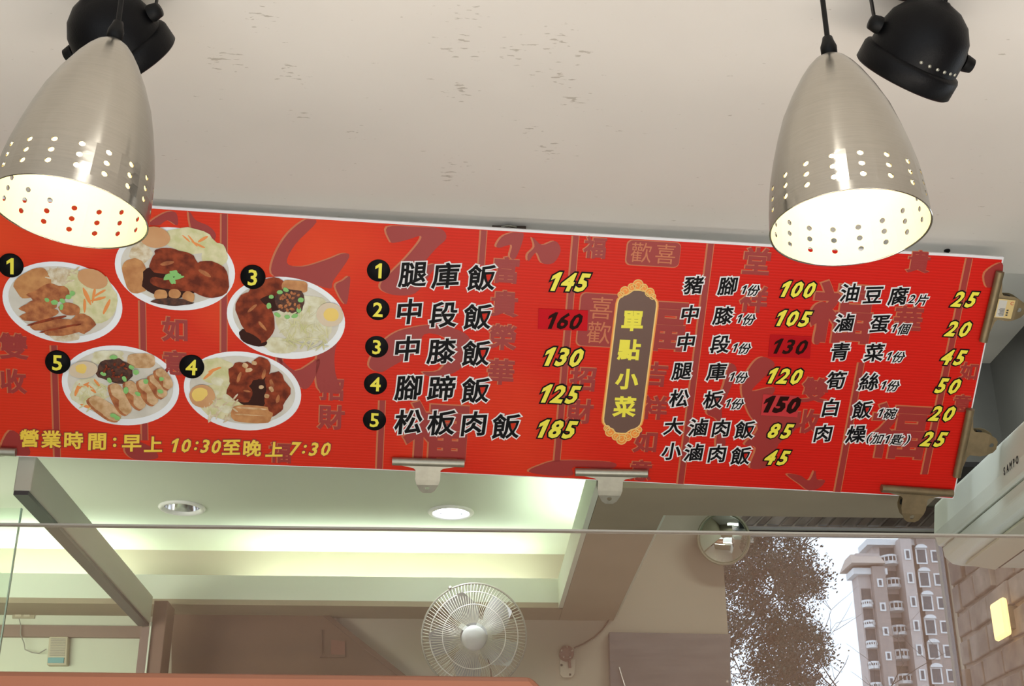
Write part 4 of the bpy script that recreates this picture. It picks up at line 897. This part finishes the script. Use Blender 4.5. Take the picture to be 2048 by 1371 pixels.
# ---------------------------------------------------------------- black ceiling spotlights
def spot(cpx, d, rpx, ax_img, away, label, slots):
    r_ = rpx*d/F; c_ = atz(*cpx, d)
    # axis from the back of the housing to its mouth, leaning away from us
    right = Vector((1, 0, 0)); up = Vector((0, -sin(PITCH), cos(PITCH))); fw = Vector((0, cos(PITCH), sin(PITCH)))
    ax = (right*ax_img[0] - up*ax_img[1] + fw*away).normalized()
    M3 = ax.to_track_quat('Z', 'Y').to_matrix().to_4x4()
    t = thing('ceiling_spotlight', label, 'spotlight', None, 'black track spotlights above the lamps', M=Matrix.Translation(c_))
    k = r_
    MB().lathe([(0, -.92*k), (.10*k, -.92*k), (.12*k, -.90*k), (.40*k, -.82*k), (.66*k, -.64*k), (.84*k, -.38*k), (.92*k, -.08*k), (.93*k, .22*k), (.93*k, .36*k)], 48, M3).build('housing', M_black, t)
    MB().lathe([(.90*k, .30*k), (1.0*k, .34*k), (1.03*k, .40*k), (1.03*k, .74*k), (.98*k, .78*k), (.86*k, .76*k), (.84*k, .40*k)], 48, M3).build('front_rim', M_black, t)
    MB().lathe([(0, .30*k), (.5*k, .34*k), (.86*k, .62*k)], 32, M3).build('reflector', M_chrome, t)
    # yoke: flat arms either side up to the ceiling plate
    side = ax.cross(Vector((0, 0, 1))); side = (right - ax*right.dot(ax)).normalized()
    pl_, pr_ = -side*1.03*k, side*1.03*k; hz = 1.25+H-c_.z
    topc = Vector((0, 0, hz-.03))
    for s_, p_ in ((-1, pl_), (1, pr_)):
        MB().lathe([(0, .016*1), (.010, .014), (.012, .004), (.012, 0)], 16, Matrix.Translation(p_*.93) @ (p_.normalized().to_track_quat('Z', 'Y').to_matrix().to_4x4())).build('knob', M_blackp, t)
        q = [p_*1.03, p_*1.05+Vector((0, 0, hz*.35)), p_*.98+Vector((0, 0, hz*.72)), p_*.45+topc]
        m = MB(); wv = Vector((0, .006, 0)).cross(Vector((0, 0, 1))).normalized()
        for a, b_ in zip(q, q[1:]):
            th = p_.normalized()*.0015; wd = ax.cross(p_).normalized()*.0075
            m.hexa([a-th-wd, a+th-wd, a+th+wd, a-th+wd], [b_-th-wd, b_+th-wd, b_+th+wd, b_-th+wd])
        m.build('yoke_arm', M_black, t)
    MB().tube([pl_*.47+topc, pr_*.47+topc], .008, 8).build('yoke_bridge', M_black, t)
    MB().lathe([(0, hz-.022), (.03, hz-.022), (.034, hz-.018), (.034, hz-.001), (0, hz-.001)], 28).build('ceiling_plate', M_black, t)
    MB().tube([M3 @ Vector((0, 0, -.90*k)), M3 @ Vector((0, .1*k, -1.1*k)), Vector((.01, -.02, hz*.6)), topc], .003, 8).build('cable', M_blackp, t)
    for kk in range(slots[0]):
        a = slots[1]+kk*.20; zz = .20*k; p_ = M3 @ Vector((.935*k*cos(a), .935*k*sin(a), zz))
        n_ = M3.to_3x3() @ Vector((cos(a), sin(a), 0)); Mq = Matrix.Translation(p_) @ n_.to_track_quat('Z', 'Y').to_matrix().to_4x4()
        MB().lathe([(0, .0008), (.0022, .0006), (.0026, -.001)], 10, Mq).build('vent_slot', slots[2], t)
    return t
M_amb = mat('amber_vent', (.5, .25, .06), .4, emit=(1, .5, .12), es=.5)
spot((1843, 88), 1.84, 100, (-.38, .80), .42, 'black ceiling spotlight right of the right pendant lamp', (6, radians(-120), M_steel))
spot((225, 66), 1.84, 96, (.42, .70), .50, 'black ceiling spotlight behind the left pendant lamp', (2, radians(-70), M_amb))

# ================================================================ FRONT: sneeze guard and ledge
M_guard = glass('reflection_haze_glass', (.97, .97, .97), haze=(.60, .35, .22), hz=.060, gloss=.02)  # brown veil of reflections, put into the diffuse haze colour
yg = 1.12; zg = ony(700, 1055, yg).z; zg2 = ony(1700, 1065, yg).z
t = thing('sneeze_guard', 'wide hazy glass sneeze guard standing on the counter, its top edge crossing the view', 'glass guard', (0, yg, 1.06))
off = Vector((0, yg, 1.06)); xL, xRr = -1.3, 1.3
zL = zg+(zg2-zg)*(xL/.4)*0; 
MB().box((xL, yg-.003, 1.06), (xRr, yg+.003, zg-.0015)).build('glass_sheet', M_guard, t, off)
MB().box((xL, yg-.0034, zg-.0015), (xRr, yg+.0034, zg)).build('top_edge', mat('ground_glass_edge', (.20, .19, .16), .3), t, off)
for x_ in (-1.25, 0, 1.25):
    MB().box((x_-.02, yg-.012, 1.06), (x_+.02, yg+.012, 1.10)).build('foot_clamp', M_steel, t, off, bevel=.002)
yo = 1.03; zo = ony(500, 1347, yo).z; xo = ony(1062, 1357, yo).x; base = Vector((0, yo, 1.06))
t = thing('orange_ledge', 'orange laminate ledge along the bottom of the view in front of the glass', 'ledge', base)
q = [(-1.2, 1.06), (xo+.05, 1.06), (xo+.03, zo-.03), (xo, zo), (-1.2, zo+.004)]
MB().prism([(x_, yo, z_) for x_, z_ in q], (0, .04, 0)).build('ledge_board', M_orange, t, base, bevel=.004)
MB().box((-1.2, yo-.10, 1.06), (xo+.06, yo+.04, 1.075)).build('foot_rail', M_orange, t, base, bevel=.002)
t = thing('counter', 'plain steel serving counter below the glass guard', 'counter', (0, 1.2, 0))
MB().box((-1.4, -.30, 0), (1.25, .30, 1.02)).build('counter_body', M_steel, t, bevel=.004)
MB().box((-1.42, -.32, 1.02), (1.27, .32, 1.06)).build('counter_top', M_chrome if False else M_steel, t, bevel=.004)

# ================================================================ OUTDOORS: reflections in the guard glass, built as geometry beyond the added window
# tree
M_bark = mat('dark_bark', (.05, .04, .03), .9); M_leaf = mat('grey_green_leaves', (.05, .062, .035), .8, col2=(.025, .03, .017), nscale=3)
dt = 30.0
def outw(px, py, y): return ony(px, py, y)
tb = outw(1560, 1371, dt); tc_ = outw(1530, 1240, dt)
base = Vector((outw(1440, 1371, dt).x, dt, -.06)); t = thing('leafy_tree', 'dark leafy street tree, a glass reflection built beyond the added window, left of the tower block', 'tree', base)
Rt = random.Random(11)
tr = MB(); tips = []
def branch(p, d, ln, r_, depth):
    pts = [p]; q = p.copy(); dd = d.copy(); rr = [r_]
    for k in range(5):
        dd = (dd+Vector((Rt.uniform(-.16, .16), Rt.uniform(-.16, .16), Rt.uniform(-.05, .12)))).normalized(); q = q+dd*ln/5; pts.append(q.copy()); rr.append(r_*(1-.13*(k+1)))
    tr.tube(pts, rr, 6 if depth < 2 else 4, caps=False)
    if depth >= 2: tips.extend(pts[2:])
    if depth < 4:
        for k in range(3 if depth else 7):
            b0 = pts[Rt.randint(2, 5)]; a = Rt.uniform(0, 2*pi); el = Rt.uniform(.1, .9)
            nd = (dd*.35+Vector((cos(a), sin(a), el))).normalized(); branch(b0.copy(), nd, ln*Rt.uniform(.45, .62), r_*.5, depth+1)
branch(base+Vector((0, 0, 0)), Vector((0, 0, 1)), 7.4, .10, 0)
tr.build('trunk', M_bark, t, base)
lv = MB(); cr = outw(1532, 1215, dt)
def leaf(c_, s_):
    n_ = Vector((Rt.gauss(0, 1), Rt.gauss(0, 1), Rt.gauss(0, 1))).normalized(); a = n_.orthogonal().normalized(); b_ = n_.cross(a)
    lv.add([c_+a*s_, c_+b_*s_*.5, c_-a*s_, c_-b_*s_*.5], [(0, 1, 2, 3)])
# crown: clumps inside a tall uneven crown, open towards the lower left
cl = []
while len(cl) < 330:
    px = Rt.uniform(1380, 1650); py = Rt.uniform(1010, 1480)
    edge = 1618+16*math.sin(py*.045)+(py-1060)*.10
    if px > min(edge, 1652): continue
    if px < 1540 and py > 1200 and Rt.random() < .55: continue
    c_ = outw(px, py, dt+Rt.uniform(-1.0, 1.0)); cl.append(c_)
for c_ in cl:
    for k in range(190):
        v = Vector((Rt.gauss(0, .17), Rt.gauss(0, .17), Rt.gauss(0, .15))); leaf(c_+v, Rt.uniform(.022, .050))
for p in tips[::2]:
    if (p-cr).length < 2.6 and outw(1640, 1200, dt).x > p.x:
        for k in range(8): leaf(p+Vector((Rt.gauss(0, .08), Rt.gauss(0, .08), Rt.gauss(0, .08))), Rt.uniform(.015, .03))
o = lv.build('foliage', M_leaf, t, base); o['kind'] = 'stuff'
# fine twigs across the open sky
tw = MB()
for k in range(26):
    p = outw(Rt.uniform(1450, 1560), Rt.uniform(1230, 1371), dt-.3); pts = [p]; d = Vector((-1, 0, Rt.uniform(-.1, .7))).normalized()
    for j_ in range(4): d = (d+Vector((Rt.uniform(-.2, .2), 0, Rt.uniform(-.25, .25)))).normalized(); pts.append(pts[-1]+d*.16)
    tw.tube(pts, [.010, .008, .006, .005, .003], 4, caps=False)
tw.build('twigs', M_bark, t, base)

# tower block
db = 150.0
Mb1 = mat('tower_render', (.46, .385, .35), .8, noise_amt=.1, nscale=.3); Mb2 = mat('tower_brown_tile', (.30, .235, .205), .8, noise_amt=.1, nscale=.5)
Mb3 = mat('tower_trim', (.66, .64, .62), .7); Mwin = mat('tower_window', (.05, .055, .06), .3); Mbd = mat('balcony_door_dark', (.09, .075, .07), .7)  # the last one is the dark tone of the balcony doors
A = lambda px, py, y=db: ony(px, py, y)
base = Vector((A(1740, 1371).x, db, -.06)); t = thing('apartment_building', 'tall beige apartment tower with curved balconies, a glass reflection built beyond the added window', 'building', base)
def wallb(x0, x1, ztop, y0, dep, m, nm='tower_wall'):
    MB().box((x0, y0, -.06), (x1, y0+dep, ztop)).build(nm, m, t, base)
X = lambda px, y=db: A(px, 1240, y).x
Z = lambda py, px=1760, y=db: A(px, py, y).z
# masses, left to right, nearest in front
wallb(X(1725), X(1780), Z(1150), db, 2.5, Mb1)                    # low left tower
wallb(X(1750), X(1776), Z(1136), db-1, 8, Mb2, 'tile_strip')
wallb(X(1778), X(1930), Z(1078), db+3, 3, Mb1)                  # main body
wallb(X(1822), X(1845), Z(1072), db+.5, 6, Mb1, 'pier')
wallb(X(1862), X(1960), Z(1064), db+1.5, 10, Mb2, 'side_wing')
for x0, x1, zz, y0, dep, ov in ((1725, 1780, 1150, db, 2.5, .6), (1778, 1870, 1078, db+3, 3, .8), (1862, 1960, 1064, db+1.5, 10, 1.0)):
    MB().box((X(x0)-ov, y0-ov, Z(zz)), (X(x1)+ov*.3, y0+dep, Z(zz)+.7)).build('cornice', Mb3, t, base)
# roof pavilion with wide eave
MB().box((X(1728), db+.5, Z(1150)), (X(1776), db+3, Z(1104))).build('roof_pavilion', Mb1, t, base)
MB().hexa([(X(1708), db-1.5, Z(1132)), (X(1776), db-1.5, Z(1132)), (X(1776), db+3.5, Z(1132)), (X(1706), db+3.5, Z(1132))],
          [(X(1720), db+1, Z(1104)), (X(1778), db+1, Z(1104)), (X(1778), db+3.5, Z(1104)), (X(1720), db+3.5, Z(1104))]).build('eave', mat('eave_underside', (.42, .33, .27), .8), t, base)
def balcony(cx, cz, w_, hgt, dep, y0):
    b_ = MB(); n_ = 8; a = [(cx-w_/2*cos(pi*k/n_), y0-dep*sin(pi*k/n_)) for k in range(n_+1)]
    b_.hexa([(x_, y_, cz) for x_, y_ in a], [(x_, y_, cz+.35) for x_, y_ in a])
    for k in range(n_):
        b_.hexa([(a[k][0], a[k][1], cz+hgt-.22), (a[k+1][0], a[k+1][1], cz+hgt-.22), (a[k+1][0], a[k+1][1]+.15, cz+hgt-.22), (a[k][0], a[k][1]+.15, cz+hgt-.22)],
                [(a[k][0], a[k][1], cz+hgt), (a[k+1][0], a[k+1][1], cz+hgt), (a[k+1][0], a[k+1][1]+.15, cz+hgt), (a[k][0], a[k][1]+.15, cz+hgt)])
        b_.box((a[k][0]-.05, a[k][1], cz+.3), (a[k][0]+.05, a[k][1]+.1, cz+hgt-.2))
    o = b_.build('balcony', Mb3, t, base)
    MB().box((cx-w_*.42, y0-.06, cz+.35), (cx+w_*.42, y0+.02, cz+2.2)).build('balcony_door', Mbd, o, base)
for i in range(14):
    z0 = Z(1118)-i*2.75
    balcony(X(1809), z0, 2.3, 1.1, 1.5, db+3)
for i in range(12):
    z0 = Z(1215)-i*2.3
    balcony(X(1738), z0, 1.3, .8, .7, db)
def windowb(cx, cz, w_, h_, y0, hood=True):
    o = MB().box((cx-w_/2-.18, y0-.12, cz-.18), (cx+w_/2+.18, y0, cz+h_+.18)).build('window', Mb3, t, base)
    MB().box((cx-w_/2, y0-.16, cz), (cx+w_/2, y0-.11, cz+h_)).build('pane', Mwin, o, base)
    if hood:
        n_ = 6; arc = [(cx+(w_*.75)*cos(pi*k/n_), cz+h_+.15+.45*sin(pi*k/n_)) for k in range(n_+1)]
        MB().prism([(x_, y0-.5, z_) for x_, z_ in arc], (0, .5, 0)).build('window_hood', Mb3, o, base)
for i in range(14):
    z0 = Z(1120)-i*2.75
    windowb(X(1868), z0+.2, .95, 1.5, db+1.5)
    windowb(X(1834), z0+.4, .35, .9, db+.5, False)
    windowb(X(1763), z0-3.2, .3, .6, db-1, False); windowb(X(1786), z0+.3, .35, .9, db+3, False)
    windowb(X(1897), z0+.4, .7, 1.1, db+1.5, False)
